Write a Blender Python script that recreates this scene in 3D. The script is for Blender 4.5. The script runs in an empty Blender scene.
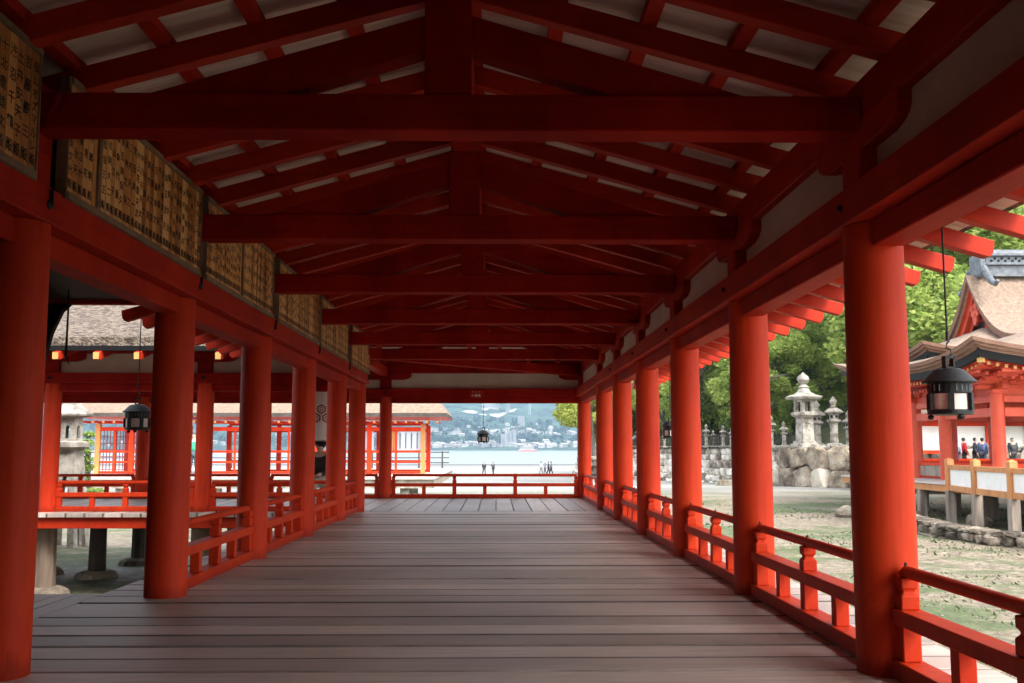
import bpy, bmesh, math, random
import numpy as np
from mathutils import Vector, Matrix
R = math.radians
random.seed(7); RNG = np.random.default_rng(7)
scene = bpy.context.scene
COL = scene.collection
H = 1.0                      # eye height above the floor

# ------------------------------------------------------------------ helpers
def link(o, parent=None):
    COL.objects.link(o)
    if parent is not None: o.parent = parent
    return o

def tag(o, label=None, cat=None, group=None, kind=None):
    if label: o['label'] = label
    if cat: o['category'] = cat
    if group: o['group'] = group
    if kind: o['kind'] = kind
    return o

def empty(name, loc=(0, 0, 0), rz=0.0, label=None, cat=None, group=None, parent=None):
    o = bpy.data.objects.new(name, None); o.empty_display_size = 0.2
    o.location = loc; o.rotation_euler = (0, 0, rz)
    link(o, parent)
    return tag(o, label, cat, group)

class MB:
    def __init__(s): s.v = []; s.f = []; s.mi = []
    def add(s, vs, fs, mi=0):
        n = len(s.v); s.v += [tuple(v) for v in vs]; s.f += [tuple(i + n for i in f) for f in fs]; s.mi += [mi] * len(fs); return s
    def box(s, x0, x1, y0, y1, z0, z1, mi=0):
        vs = [(x0,y0,z0),(x1,y0,z0),(x1,y1,z0),(x0,y1,z0),(x0,y0,z1),(x1,y0,z1),(x1,y1,z1),(x0,y1,z1)]
        return s.add(vs, [(0,3,2,1),(4,5,6,7),(0,1,5,4),(1,2,6,5),(2,3,7,6),(3,0,4,7)], mi)
    def prism(s, pts, axis, a, b, mi=0):
        """extrude a 2D polygon along axis ('x': pts are (y,z); 'y': (x,z); 'z': (x,y))"""
        def P(p, t):
            return (t, p[0], p[1]) if axis == 'x' else (p[0], t, p[1]) if axis == 'y' else (p[0], p[1], t)
        n = len(pts)
        vs = [P(p, a) for p in pts] + [P(p, b) for p in pts]
        fs = [tuple(range(n))[::-1], tuple(range(n, 2*n))] + [(i, (i+1) % n, n + (i+1) % n, n + i) for i in range(n)]
        return s.add(vs, fs, mi)
    def beam(s, p, q, w, h, mi=0, zoff=0.0):
        """bar from p to q (centre of its underside), width w, vertical height h"""
        p = Vector(p); q = Vector(q); d = (q - p); dh = Vector((d.x, d.y, 0))
        side = Vector((-dh.y, dh.x, 0)).normalized() * (w/2) if dh.length > 1e-6 else Vector((w/2, 0, 0))
        up = Vector((0, 0, h))
        vs = [p-side, p+side, q+side, q-side, p-side+up, p+side+up, q+side+up, q-side+up]
        return s.add(vs, [(0,1,2,3),(7,6,5,4),(0,4,5,1),(1,5,6,2),(2,6,7,3),(3,7,4,0)], mi)
    def tube(s, pts, r, n=10, mi=0, cap=True):
        pts = [Vector(p) for p in pts]; rs = r if isinstance(r, (list, tuple)) else [r]*len(pts)
        base = len(s.v); rings = []
        for i, p in enumerate(pts):
            d = (pts[min(i+1, len(pts)-1)] - pts[max(i-1, 0)]).normalized()
            a = d.cross(Vector((0, 0, 1)));
            if a.length < 1e-3: a = Vector((1, 0, 0))
            a.normalize(); b = d.cross(a)
            rings.append([p + (a*math.cos(t) + b*math.sin(t))*rs[i] for t in [2*math.pi*k/n for k in range(n)]])
        vs = [v for rg in rings for v in rg]; fs = []
        for i in range(len(pts)-1):
            for k in range(n):
                fs.append((i*n+k, i*n+(k+1) % n, (i+1)*n+(k+1) % n, (i+1)*n+k))
        if cap: fs += [tuple(range(n))[::-1], tuple((len(pts)-1)*n+k for k in range(n))]
        return s.add(vs, fs, mi)
    def lathe(s, prof, c=(0, 0, 0), n=16, mi=0, rot=0.0):
        vs = []; fs = []
        for (r, z) in prof:
            for k in range(n):
                t = 2*math.pi*k/n + rot
                vs.append((c[0]+r*math.cos(t), c[1]+r*math.sin(t), c[2]+z))
        for i in range(len(prof)-1):
            for k in range(n): fs.append((i*n+k, i*n+(k+1) % n, (i+1)*n+(k+1) % n, (i+1)*n+k))
        fs += [tuple(range(n))[::-1], tuple((len(prof)-1)*n+k for k in range(n))]
        return s.add(vs, fs, mi)
    def build(s, name, mats, parent=None, bevel=0.0, smooth=False, segs=1, recalc=True):
        me = bpy.data.meshes.new(name); me.from_pydata(s.v, [], s.f)
        for m in (mats if isinstance(mats, (list, tuple)) else [mats]): me.materials.append(m)
        if any(s.mi): me.polygons.foreach_set('material_index', s.mi)
        if recalc:
            bm = bmesh.new(); bm.from_mesh(me); bmesh.ops.recalc_face_normals(bm, faces=bm.faces); bm.to_mesh(me); bm.free()
        if smooth:
            me.polygons.foreach_set('use_smooth', [True]*len(me.polygons))
            try: me.set_sharp_from_angle(angle=R(35))
            except Exception: pass
        me.update()
        o = bpy.data.objects.new(name, me); link(o, parent)
        if bevel:
            b = o.modifiers.new('Bevel', 'BEVEL'); b.width = bevel; b.segments = segs; b.limit_method = 'ANGLE'; b.angle_limit = R(40)
        return o

def copy_tree(o, parent=None, name=None):
    c = o.copy(); COL.objects.link(c); c.parent = parent
    for ch in list(o.children): copy_tree(ch, c)
    return c

# ------------------------------------------------------------------ materials
def newmat(name):
    m = bpy.data.materials.new(name); m.use_nodes = True
    nt = m.node_tree; b = nt.nodes['Principled BSDF']
    return m, nt, b
def N(nt, t, **kw):
    n = nt.nodes.new(t)
    for k, v in kw.items():
        if k.startswith('i_'): n.inputs[k[2:].replace('_', ' ')].default_value = v
        else: setattr(n, k, v)
    return n
def ramp(nt, stops):
    r = nt.nodes.new('ShaderNodeValToRGB'); el = r.color_ramp.elements
    while len(el) < len(stops): el.new(0.5)
    for e, (p, c) in zip(el, stops): e.position = p; e.color = (*c, 1) if len(c) == 3 else c
    return r
def varied(name, c1, c2, scale=4.0, rough=0.6, bump=0.2, stretch=(1, 1, 1), detail=6, bscale=None, rr=0.1, lo=.35, hi=.65, spec=0.5, bdist=0.02):
    m, nt, b = newmat(name); L = nt.links.new
    tc = N(nt, 'ShaderNodeTexCoord'); mp = N(nt, 'ShaderNodeMapping'); mp.inputs['Scale'].default_value = stretch
    geo = N(nt, 'ShaderNodeNewGeometry'); L(geo.outputs['Position'], mp.inputs['Vector'])
    no = N(nt, 'ShaderNodeTexNoise'); no.inputs['Scale'].default_value = scale; no.inputs['Detail'].default_value = detail
    no.inputs['Roughness'].default_value = .65
    L(mp.outputs[0], no.inputs['Vector'])
    r = ramp(nt, [(lo, c1), (hi, c2)]); L(no.outputs['Fac'], r.inputs[0]); L(r.outputs[0], b.inputs['Base Color'])
    n2 = N(nt, 'ShaderNodeTexNoise'); n2.inputs['Scale'].default_value = bscale or scale*6; n2.inputs['Detail'].default_value = 5
    L(mp.outputs[0], n2.inputs['Vector'])
    if bump:
        bp = N(nt, 'ShaderNodeBump'); bp.inputs['Strength'].default_value = bump; bp.inputs['Distance'].default_value = bdist
        L(n2.outputs['Fac'], bp.inputs['Height']); L(bp.outputs[0], b.inputs['Normal'])
    mr = N(nt, 'ShaderNodeMapRange'); mr.inputs['To Min'].default_value = max(0, rough-rr); mr.inputs['To Max'].default_value = min(1, rough+rr)
    L(n2.outputs['Fac'], mr.inputs['Value']); L(mr.outputs[0], b.inputs['Roughness'])
    b.inputs['Specular IOR Level'].default_value = spec
    return m
def rockmat(name, cs, bs=6, bd=.1):
    m, nt, b = newmat(name); L = nt.links.new
    geo = N(nt, 'ShaderNodeNewGeometry'); no = N(nt, 'ShaderNodeTexNoise'); no.inputs['Scale'].default_value = 1.3; no.inputs['Detail'].default_value = 8; no.inputs['Roughness'].default_value = .7
    L(geo.outputs['Position'], no.inputs['Vector'])
    a = N(nt, 'ShaderNodeMath', operation='MULTIPLY_ADD'); L(geo.outputs['Random Per Island'], a.inputs[0]); a.inputs[1].default_value = .35; L(no.outputs['Fac'], a.inputs[2])
    s_ = N(nt, 'ShaderNodeMath', operation='SUBTRACT'); L(a.outputs[0], s_.inputs[0]); s_.inputs[1].default_value = .17
    r = ramp(nt, cs); L(s_.outputs[0], r.inputs[0]); L(r.outputs[0], b.inputs['Base Color'])
    n2 = N(nt, 'ShaderNodeTexNoise'); n2.inputs['Scale'].default_value = bs; n2.inputs['Detail'].default_value = 7; L(geo.outputs['Position'], n2.inputs['Vector'])
    bp = N(nt, 'ShaderNodeBump'); bp.inputs['Strength'].default_value = .8; bp.inputs['Distance'].default_value = bd; L(n2.outputs['Fac'], bp.inputs['Height']); L(bp.outputs[0], b.inputs['Normal'])
    b.inputs['Roughness'].default_value = .9; return m
def plain(name, c, rough=0.5, metal=0.0, spec=.5):
    m, nt, b = newmat(name); b.inputs['Base Color'].default_value = (*c, 1); b.inputs['Roughness'].default_value = rough
    b.inputs['Metallic'].default_value = metal; b.inputs['Specular IOR Level'].default_value = spec
    return m

def redpaint(name, c1, c2, axis, spec=.14, rough=.52):
    m, nt, b = newmat(name); L = nt.links.new
    geo = N(nt, 'ShaderNodeNewGeometry'); st = [1, 1, 1]; st[axis] = .06
    def nz(scale, det, stretch):
        mp = N(nt, 'ShaderNodeMapping'); mp.inputs['Scale'].default_value = stretch; L(geo.outputs['Position'], mp.inputs['Vector'])
        n = N(nt, 'ShaderNodeTexNoise'); n.inputs['Scale'].default_value = scale; n.inputs['Detail'].default_value = det; n.inputs['Roughness'].default_value = .65; L(mp.outputs[0], n.inputs['Vector']); return n
    big = nz(1.5, 5, (1, 1, .5)); grain = nz(26, 6, st); spots = nz(9, 6, (1, 1, 1))
    r = ramp(nt, [(.32, c1), (.66, c2)]); L(big.outputs['Fac'], r.inputs[0])
    g = ramp(nt, [(.30, (.66, .60, .60)), (.52, (1, 1, 1)), (.8, (1.0, 1.08, 1.1))]); L(grain.outputs['Fac'], g.inputs[0])
    mx = N(nt, 'ShaderNodeMix', data_type='RGBA', blend_type='MULTIPLY'); mx.inputs['Factor'].default_value = .55; L(r.outputs[0], mx.inputs['A']); L(g.outputs[0], mx.inputs['B'])
    sp = ramp(nt, [(.66, (0, 0, 0)), (.74, (1, 1, 1))]); L(spots.outputs['Fac'], sp.inputs[0])
    sm = N(nt, 'ShaderNodeMath', operation='MULTIPLY'); L(sp.outputs[0], sm.inputs[0]); sm.inputs[1].default_value = .45
    m2 = N(nt, 'ShaderNodeMix', data_type='RGBA'); L(sm.outputs[0], m2.inputs['Factor']); L(mx.outputs['Result'], m2.inputs['A']); m2.inputs['B'].default_value = (c1[0]*.45, c1[1]*.6, c1[2]*.8, 1)
    sz = N(nt, 'ShaderNodeSeparateXYZ'); L(geo.outputs['Position'], sz.inputs[0])
    wa = N(nt, 'ShaderNodeMath', operation='MULTIPLY_ADD'); L(grain.outputs['Fac'], wa.inputs[0]); wa.inputs[1].default_value = -.30; L(sz.outputs['Z'], wa.inputs[2])
    wr = ramp(nt, [(.0, (.55, .5, .5)), (.06, (1, 1, 1))]); wb = N(nt, 'ShaderNodeMath', operation='ADD'); L(wa.outputs[0], wb.inputs[0]); wb.inputs[1].default_value = .12; L(wb.outputs[0], wr.inputs[0])
    m3 = N(nt, 'ShaderNodeMix', data_type='RGBA', blend_type='MULTIPLY'); m3.inputs['Factor'].default_value = .8 if axis == 2 else 0; L(m2.outputs['Result'], m3.inputs['A']); L(wr.outputs[0], m3.inputs['B'])
    L(m3.outputs['Result'], b.inputs['Base Color'])
    bp = N(nt, 'ShaderNodeBump'); bp.inputs['Strength'].default_value = .22; bp.inputs['Distance'].default_value = .004; L(grain.outputs['Fac'], bp.inputs['Height']); L(bp.outputs[0], b.inputs['Normal'])
    b.inputs['Roughness'].default_value = rough; b.inputs['Specular IOR Level'].default_value = spec
    return m
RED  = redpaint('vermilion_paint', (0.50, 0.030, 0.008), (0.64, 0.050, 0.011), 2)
REDB = redpaint('vermilion_beam_shaded', (0.33, 0.015, 0.008), (0.50, 0.032, 0.010), 1, .08, .6)  # vermilion copy, darkened to put the beams' shade into the colour
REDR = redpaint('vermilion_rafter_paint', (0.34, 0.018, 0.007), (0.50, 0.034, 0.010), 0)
REDT = redpaint('vermilion_tie_shaded', (0.22, 0.008, 0.007), (0.38, 0.018, 0.009), 0, .03, .7)  # darkest vermilion copy, shade of the tie fronts painted in
ORAN = varied('orange_red_paint', (0.50, 0.045, 0.014), (0.60, 0.075, 0.022), 2.0, .5, .1)
PLAS = varied('plaster', (0.55, 0.47, 0.40), (0.68, 0.60, 0.52), 1.6, .85, .12, bscale=24)
WHITE = varied('white_board', (0.78, 0.77, 0.74), (0.86, 0.85, 0.82), 2.0, .7, .05)
ROOFB = varied('roof_boards_wood', (0.66, 0.54, 0.45), (0.86, 0.76, 0.67), 3.0, .7, .2, (.35, 5, 1), bscale=14)
BLACK = plain('black_lacquer', (0.008, 0.0075, 0.008), .6, spec=.15)
IRON = varied('black_iron', (0.007, 0.009, 0.010), (0.02, 0.022, 0.024), 30, .5, .2, spec=.3)
DARKW = varied('dark_wood', (0.035, 0.026, 0.022), (0.08, 0.06, 0.05), 6, .7, .2, (1, .2, 1))
NATW = varied('orange_wood', (0.42, 0.16, 0.045), (0.58, 0.25, 0.075), 4, .6, .15, (1, 1, .2))
YEL = varied('yellow_rafter_tip', (0.48, 0.27, 0.07), (0.58, 0.36, 0.12), 5, .6, .1)
GREYW = varied('grey_post_wood', (0.16, 0.125, 0.10), (0.38, 0.32, 0.26), 5, .8, .4, (1, 1, .12))
PANEW = plain('lantern_paper', (0.72, 0.66, 0.60), .8)
STONE = varied('pale_granite', (0.15, 0.13, 0.105), (0.46, 0.42, 0.36), 2.6, .85, .5, bscale=22, bdist=.03)
ROCK = rockmat('wall_boulders', [(.30, (.13, .10, .075)), (.48, (.36, .29, .21)), (.68, (.60, .53, .43))])
ROCKP = rockmat('pale_rubble', [(.30, (.14, .11, .085)), (.45, (.42, .37, .30)), (.62, (.74, .70, .63))], 5, .12)
DARKROCK = rockmat('dark_edging_stone', [(.30, (.05, .04, .03)), (.5, (.16, .125, .09)), (.72, (.42, .36, .28))], 12, .08)
COPPER = varied('grey_copper', (0.06, 0.07, 0.08), (0.15, 0.17, 0.19), 5, .5, .2)
BARK = varied('cypress_bark_thatch', (0.05, 0.033, 0.024), (0.29, 0.225, 0.17), 11, .95, 1.0, bscale=26, detail=9, lo=.38, hi=.66, bdist=.08)
BARKH = varied('smooth_bark_thatch', (0.15, 0.10, 0.07), (0.31, 0.225, 0.165), 7, .95, .7, bscale=30, detail=10, lo=.3, hi=.7, bdist=.04)
BARKE = varied('cut_bark_edge', (0.14, 0.07, 0.045), (0.28, 0.155, 0.10), 3, .8, .5, (1, 1, 14), bscale=10)
PAPER = plain('white_cloth', (.78, .76, .73), .8)

def floor_mat(name, axis, pitch=0.29):
    m, nt, b = newmat(name); L = nt.links.new
    geo = N(nt, 'ShaderNodeNewGeometry'); sep = N(nt, 'ShaderNodeSeparateXYZ'); L(geo.outputs['Position'], sep.inputs[0])
    dv = N(nt, 'ShaderNodeMath', operation='DIVIDE'); L(sep.outputs[axis], dv.inputs[0]); dv.inputs[1].default_value = pitch
    fl = N(nt, 'ShaderNodeMath', operation='FLOOR'); L(dv.outputs[0], fl.inputs[0])
    wn = N(nt, 'ShaderNodeTexWhiteNoise', noise_dimensions='1D'); L(fl.outputs[0], wn.inputs['W'])
    mp = N(nt, 'ShaderNodeMapping'); mp.inputs['Scale'].default_value = (1.3, 34, 1) if axis == 1 else (34, 1.3, 1)
    L(geo.outputs['Position'], mp.inputs['Vector'])
    ad = N(nt, 'ShaderNodeVectorMath', operation='ADD'); L(mp.outputs[0], ad.inputs[0]); L(wn.outputs['Color'], ad.inputs[1])
    no = N(nt, 'ShaderNodeTexNoise'); no.inputs['Scale'].default_value = 1.6; no.inputs['Detail'].default_value = 8; no.inputs['Roughness'].default_value = .7
    L(ad.outputs[0], no.inputs['Vector'])
    big = N(nt, 'ShaderNodeTexNoise'); big.inputs['Scale'].default_value = .9; big.inputs['Detail'].default_value = 4; L(geo.outputs['Position'], big.inputs['Vector'])
    r = ramp(nt, [(.26, (.26, .19, .155)), (.42, (.48, .38, .325)), (.58, (.58, .475, .415)), (.78, (.72, .62, .555))]); L(no.outputs['Fac'], r.inputs[0])
    mr = N(nt, 'ShaderNodeMapRange'); mr.inputs['To Min'].default_value = .66; mr.inputs['To Max'].default_value = 1.18; L(wn.outputs['Value'], mr.inputs['Value'])
    mr2 = N(nt, 'ShaderNodeMapRange'); mr2.inputs['From Min'].default_value = .3; mr2.inputs['From Max'].default_value = .7
    mr2.inputs['To Min'].default_value = .82; mr2.inputs['To Max'].default_value = 1.15; L(big.outputs['Fac'], mr2.inputs['Value'])
    mu = N(nt, 'ShaderNodeMath', operation='MULTIPLY'); L(mr.outputs[0], mu.inputs[0]); L(mr2.outputs[0], mu.inputs[1])
    fr = N(nt, 'ShaderNodeMath', operation='FRACT'); L(dv.outputs[0], fr.inputs[0])
    ed = ramp(nt, [(0, (.10, .09, .09)), (.06, (.40, .38, .37)), (.10, (1, 1, 1)), (.945, (1, 1, 1)), (.97, (.55, .53, .52))]); ed.color_ramp.elements[-1].position = .975
    sh_ = N(nt, 'ShaderNodeMath', operation='MULTIPLY_ADD'); L(no.outputs['Fac'], sh_.inputs[0]); sh_.inputs[1].default_value = .05; L(fr.outputs[0], sh_.inputs[2])
    sh2 = N(nt, 'ShaderNodeMath', operation='SUBTRACT'); L(sh_.outputs[0], sh2.inputs[0]); sh2.inputs[1].default_value = .025; L(sh2.outputs[0], ed.inputs[0])
    e1 = N(nt, 'ShaderNodeMath', operation='MULTIPLY'); L(ed.outputs[0], e1.inputs[0]); L(mu.outputs[0], e1.inputs[1]); mu = e1
    vm = N(nt, 'ShaderNodeVectorMath', operation='SCALE'); L(r.outputs[0], vm.inputs[0]); L(mu.outputs[0], vm.inputs['Scale'])
    L(vm.outputs[0], b.inputs['Base Color'])
    rr = N(nt, 'ShaderNodeMapRange'); rr.inputs['To Min'].default_value = .34; rr.inputs['To Max'].default_value = .60; L(no.outputs['Fac'], rr.inputs['Value']); L(rr.outputs[0], b.inputs['Roughness'])
    bp = N(nt, 'ShaderNodeBump'); bp.inputs['Strength'].default_value = .6; bp.inputs['Distance'].default_value = .008; L(no.outputs['Fac'], bp.inputs['Height']); L(bp.outputs[0], b.inputs['Normal'])
    return m
FLOORX = floor_mat('weathered_floor_planks', 1); FLOORY = floor_mat('weathered_landing_planks', 0)
DECKW = varied('bleached_deck', (0.42, 0.39, 0.36), (0.58, 0.55, 0.51), 2, .55, .1, (4, .5, 1))

def leafmat(name, cs, trans=.35):
    m, nt, b = newmat(name); L = nt.links.new
    oi = N(nt, 'ShaderNodeObjectInfo')
    geo = N(nt, 'ShaderNodeNewGeometry'); no = N(nt, 'ShaderNodeTexNoise'); no.inputs['Scale'].default_value = .55; no.inputs['Detail'].default_value = 3
    L(geo.outputs['Position'], no.inputs['Vector'])
    a = N(nt, 'ShaderNodeMath', operation='ADD'); L(geo.outputs['Random Per Island'], a.inputs[0]); L(no.outputs['Fac'], a.inputs[1])
    a2 = N(nt, 'ShaderNodeMath', operation='MULTIPLY_ADD'); L(oi.outputs['Random'], a2.inputs[0]); a2.inputs[1].default_value = .5; L(a.outputs[0], a2.inputs[2])
    d = N(nt, 'ShaderNodeMath', operation='DIVIDE'); L(a2.outputs[0], d.inputs[0]); d.inputs[1].default_value = 2.0
    r = ramp(nt, cs); L(d.outputs[0], r.inputs[0]); L(r.outputs[0], b.inputs['Base Color'])
    b.inputs['Roughness'].default_value = .55; b.inputs['Specular IOR Level'].default_value = .3
    tr = N(nt, 'ShaderNodeBsdfTranslucent'); L(r.outputs[0], tr.inputs['Color'])
    mx = N(nt, 'ShaderNodeMixShader'); mx.inputs[0].default_value = trans
    L(b.outputs[0], mx.inputs[1]); L(tr.outputs[0], mx.inputs[2]); L(mx.outputs[0], nt.nodes['Material Output'].inputs['Surface'])
    return m
LEAF = leafmat('bright_green_leaves', [(.20, (.06, .11, .02)), (.42, (.20, .30, .055)), (.68, (.42, .50, .13))], .5)
LEAFD = leafmat('deep_green_leaves', [(.20, (.03, .06, .018)), (.44, (.11, .19, .045)), (.74, (.28, .37, .10))], .45)
LEAFY = leafmat('yellow_green_leaves', [(.25, (.12, .17, .03)), (.5, (.24, .31, .05)), (.8, (.42, .42, .09))])
TRUNK = varied('tree_bark', (.07, .055, .045), (.20, .17, .14), 5, .9, .7, (1, 1, .2), bdist=.05)

# ------------------------------------------------------------------ layout
XR, XL = 1.80, -2.25
RY = [4.60, 7.03, 9.45, 11.82, 14.20, 16.57, 20.40]
LY = [4.58, 6.96, 9.34, 11.70, 14.13, 16.20]
BACK = [2.2, -0.2, -2.6, -5.0]            # bays behind the photographer
XC = -0.225; YR = 18.3; SL = 0.28; ZR = 3.30; EO = 3.62   # ridge x / y, slope, rafter underside at ridge, ridge-to-eave
X_END = -14.4                                             # far west end of the cross corridor
CR = 0.14

corr = empty('shrine_corridor', (0, 0, 0), label='long vermilion wooden corridor with round columns and open gabled roof that the view looks down', cat='corridor')
cross = empty('cross_corridor', (0, 0, 0), label='vermilion corridor crossing at the far end and running left under bark roof', cat='corridor')

def column(x, y, parent, r=CR, z1=2.05):
    m = MB(); m.lathe([(r*1.0, -.06), (r, .3), (r*.995, 1.2), (r*.96, z1-.01)], (x, y, 0), 36)
    return m.build('column', RED, parent, smooth=True)
for y in RY[:6] + BACK: column(XR-(.022 if y == RY[0] else 0), y, corr)
for y in LY + [2.2, -0.2, -2.6, -5.0]: column(XL+(.034 if y == LY[0] else 0), y, corr)
column(XR, 20.4, cross)
BX = [-2.25, -4.70, -7.15, -9.6, -12.0, -14.4]
for x in BX: column(x, 20.4, cross, .13)
for x in BX[1:]: column(x, 16.2, cross, .135)

# main beams over the columns (long side)
def long_beam(parent, x, y0, y1, name='beam'):
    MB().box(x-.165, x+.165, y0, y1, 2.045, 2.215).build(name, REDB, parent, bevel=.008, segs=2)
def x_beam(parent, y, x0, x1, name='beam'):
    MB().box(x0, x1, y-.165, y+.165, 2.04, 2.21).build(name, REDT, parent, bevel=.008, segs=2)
long_beam(corr, XR, -5.2, 20.22); long_beam(corr, XL, -5.2, 16.36)
x_beam(cross, 20.4, X_END, 2.0); x_beam(cross, 16.2, X_END, XL-.167)
# lower ties between the columns
def ties(parent, x, ys):
    for a, b in zip(ys[:-1], ys[1:]):
        MB().box(x-.075, x+.075, min(a, b)+CR*.9, max(a, b)-CR*.9, 1.925, 2.043).build('lower_tie', REDB, parent, bevel=.006)
def xties(parent, y, xs):
    for a, b in zip(xs[:-1], xs[1:]):
        MB().box(min(a, b)+CR*.9, max(a, b)-CR*.9, y-.075, y+.075, 1.92, 2.038).build('lower_tie', REDT, parent, bevel=.006)
ties(corr, XR, BACK[::-1] + RY); ties(corr, XL, BACK[::-1] + LY)
xties(cross, 20.4, [XR] + BX); xties(cross, 16.2, BX)
# plaster frieze, struts, bracket arms, purlins
def frieze(parent, along, c, stations, lo, hi, mat):
    """along 'y' (c = x) or 'x' (c = y)"""
    def B(m, a0, a1, w, z0, z1):
        if along == 'y': m.box(c-w, c+w, a0, a1, z0, z1)
        else: m.box(a0, a1, c-w, c+w, z0, z1)
    m = MB(); B(m, lo, hi, .03, 2.21, 2.53); m.build('plaster_frieze', PLAS, parent)
    m = MB(); B(m, lo-.3, hi+.3, .085, 2.53, 2.74); m.build('purlin', mat, parent, bevel=.008)
    for s in stations:
        m = MB(); B(m, s-.115, s+.115, .115, 2.214, 2.40); m.build('strut_block', mat, parent, bevel=.008)
        # boat-shaped bracket arm
        pts = [(s-.52, 2.535), (s-.52, 2.475), (s-.50, 2.44), (s-.45, 2.415), (s-.36, 2.395), (s+.36, 2.395), (s+.45, 2.415), (s+.50, 2.44), (s+.52, 2.475), (s+.52, 2.535)]
        m = MB(); m.prism(pts, 'x' if along == 'y' else 'y', c-.10, c+.10); m.build('bracket_arm', mat, parent, bevel=.006)
frieze(corr, 'y', XR, BACK + RY[:6], -5.2, 20.2, REDB)
frieze(corr, 'y', XL, BACK + LY, -5.2, 16.3, REDB)
frieze(cross, 'x', 20.4, [XR] + BX, X_END, 1.95, REDT)
frieze(cross, 'x', 16.2, BX[1:], X_END, XL-.12, REDT)
# small black nail covers on the beam faces
for y in RY[:6] + LY:
    right = y in RY[:6]; m = MB(); k_ = 1.0 if right else 1.2
    m.lathe([(.004*k_, -.012), (.018*k_, -.006), (.02*k_, .004), (.008*k_, .02)], (0, 0, 0), 8)
    m.v = [(XR-.167-v[2] if right else XL+.167+v[2], y+v[0], 2.13+v[1]) for v in m.v]
    if not right: m.box(XL+.167, XL+.185, y-.006, y+.006, 2.13, 2.2)
    m.build('nail_cover', IRON, corr)
for x, y_ in [(x, 20.4) for x in [XR] + BX[:3]] + [(x, 16.2) for x in BX[1:4]]:
    MB().box(x-.022, x+.022, y_-.187, y_-.166, 2.105, 2.15).build('nail_cover', IRON, cross)

# roof trusses across the corridor
TY = [4.60, 7.03, 9.44, 11.82, 14.18, 16.57] + BACK
for y in TY:
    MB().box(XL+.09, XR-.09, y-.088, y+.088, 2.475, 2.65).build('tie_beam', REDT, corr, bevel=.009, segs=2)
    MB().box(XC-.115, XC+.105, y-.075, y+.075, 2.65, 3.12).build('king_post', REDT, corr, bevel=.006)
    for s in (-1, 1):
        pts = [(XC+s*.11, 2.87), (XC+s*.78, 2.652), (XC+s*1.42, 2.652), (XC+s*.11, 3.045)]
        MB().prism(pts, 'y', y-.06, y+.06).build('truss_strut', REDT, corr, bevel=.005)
MB().box(XC-.09, XC+.09, -6.4, YR, 3.12, 3.29).build('ridge_beam', REDB, corr, bevel=.008)
MB().beam((XL+.1, 16.33, 2.47), (XR-.1, 20.28, 2.47), .17, .18).build('diagonal_tie_beam', REDT, cross, bevel=.008)
for x in BX[1:]:
    MB().box(x-.088, x+.088, 16.29, 20.31, 2.475, 2.65).build('tie_beam', REDB, cross, bevel=.008)
    MB().box(x-.08, x+.08, YR-.1, YR+.1, 2.65, 3.12).build('king_post', REDB, cross, bevel=.006)
MB().box(X_END-.6, XC-.1, YR-.09, YR+.09, 3.12, 3.29).build('ridge_beam', REDT, cross, bevel=.008)
MB().beam((XL-.05, 16.29, 2.47), (XL-.05, 20.31, 2.47), .17, .178).build('tie_beam', REDB, cross, bevel=.008)

# rafters --------------------------------------------------------------
def zs(d): return ZR - SL*d        # rafter underside at horizontal distance d from the ridge
SP = 0.595
def rafter(parent, fixed, along, dirn, d0, d1, tip=None, cut=True):
    """fixed = coordinate of the rafter; along='x' -> runs in x from ridge XC, 'y' -> runs in y from ridge YR"""
    if d1 - d0 < .15: return
    w = .043; h = .125
    prof = [(d0, zs(d0)), (d1-.03, zs(d1-.03)+.004), (d1, zs(d1)+.045), (d1+.012, zs(d1)+h), (d0, zs(d0)+h)]
    c = XC if along == 'x' else YR
    pts = [(c + dirn*d, z) for d, z in prof]
    m = MB(); m.prism(pts, 'y' if along == 'x' else 'x', fixed-w, fixed+w)
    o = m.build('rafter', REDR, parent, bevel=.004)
    if tip:
        t = MB(); e = d1 + .0145
        t.prism([(c+dirn*(e), zs(d1)+.02), (c+dirn*(e+.012), zs(d1)+.02), (c+dirn*(e+.014), zs(d1)+h-.004), (c+dirn*(e), zs(d1)+h-.004)], 'y' if along == 'x' else 'x', fixed-w+.002, fixed+w-.002)
        t.build('rafter_tip', YEL, o)
y = 4.6 - SP*18 + SP*.5
east = []
while y < 21.9:
    east.append(y); y += SP
for y in east: rafter(corr, y, 'x', 1, max(0.0, y-YR), EO)
for y in east:
    if y < YR-.1:
        d1 = min(EO, YR-y)
        if 5.2 < y < 9.95: d1 = min(d1, 2.2)           # cut back where the canopy joins
        rafter(corr, y, 'x', -1, 0.0, d1)
xs = []
x = XC - SP*.5
while x > X_END-.5: xs.append(x); x -= SP
for x in xs:
    d = XC - x
    rafter(cross, x, 'y', -1, 0.0, min(EO, d), tip=(d > EO))
    rafter(cross, x, 'y', 1, 0.0, EO)
x = XC + SP*.5
while x < 3.2:
    rafter(cross, x, 'y', 1, x-XC, EO); x += SP
# battens across the rafters
BT = 0.048
def batten(parent, along, dirn, d, a0, a1):
    z = zs(d) + .125
    m = MB()
    if along == 'y': xx = XC + dirn*d; m.box(xx-.04, xx+.04, a0, a1, z-.006, z+BT)
    else: yy = YR + dirn*d; m.box(a0, a1, yy-.04, yy+.04, z-.006, z+BT)
    m.build('roof_batten', REDB if along == 'y' else REDT, parent)
DB = [.10, .55, 1.0, 1.45, 1.9, 2.35, 2.8, 3.25]
for d in DB:
    batten(corr, 'y', 1, d, -6.4, YR+d)
    batten(corr, 'y', -1, d, -6.4, YR-d)
    batten(cross, 'x', 1, d, X_END-.6, XC+d)
    batten(cross, 'x', -1, d, X_END-.6, XC-d)
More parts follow.
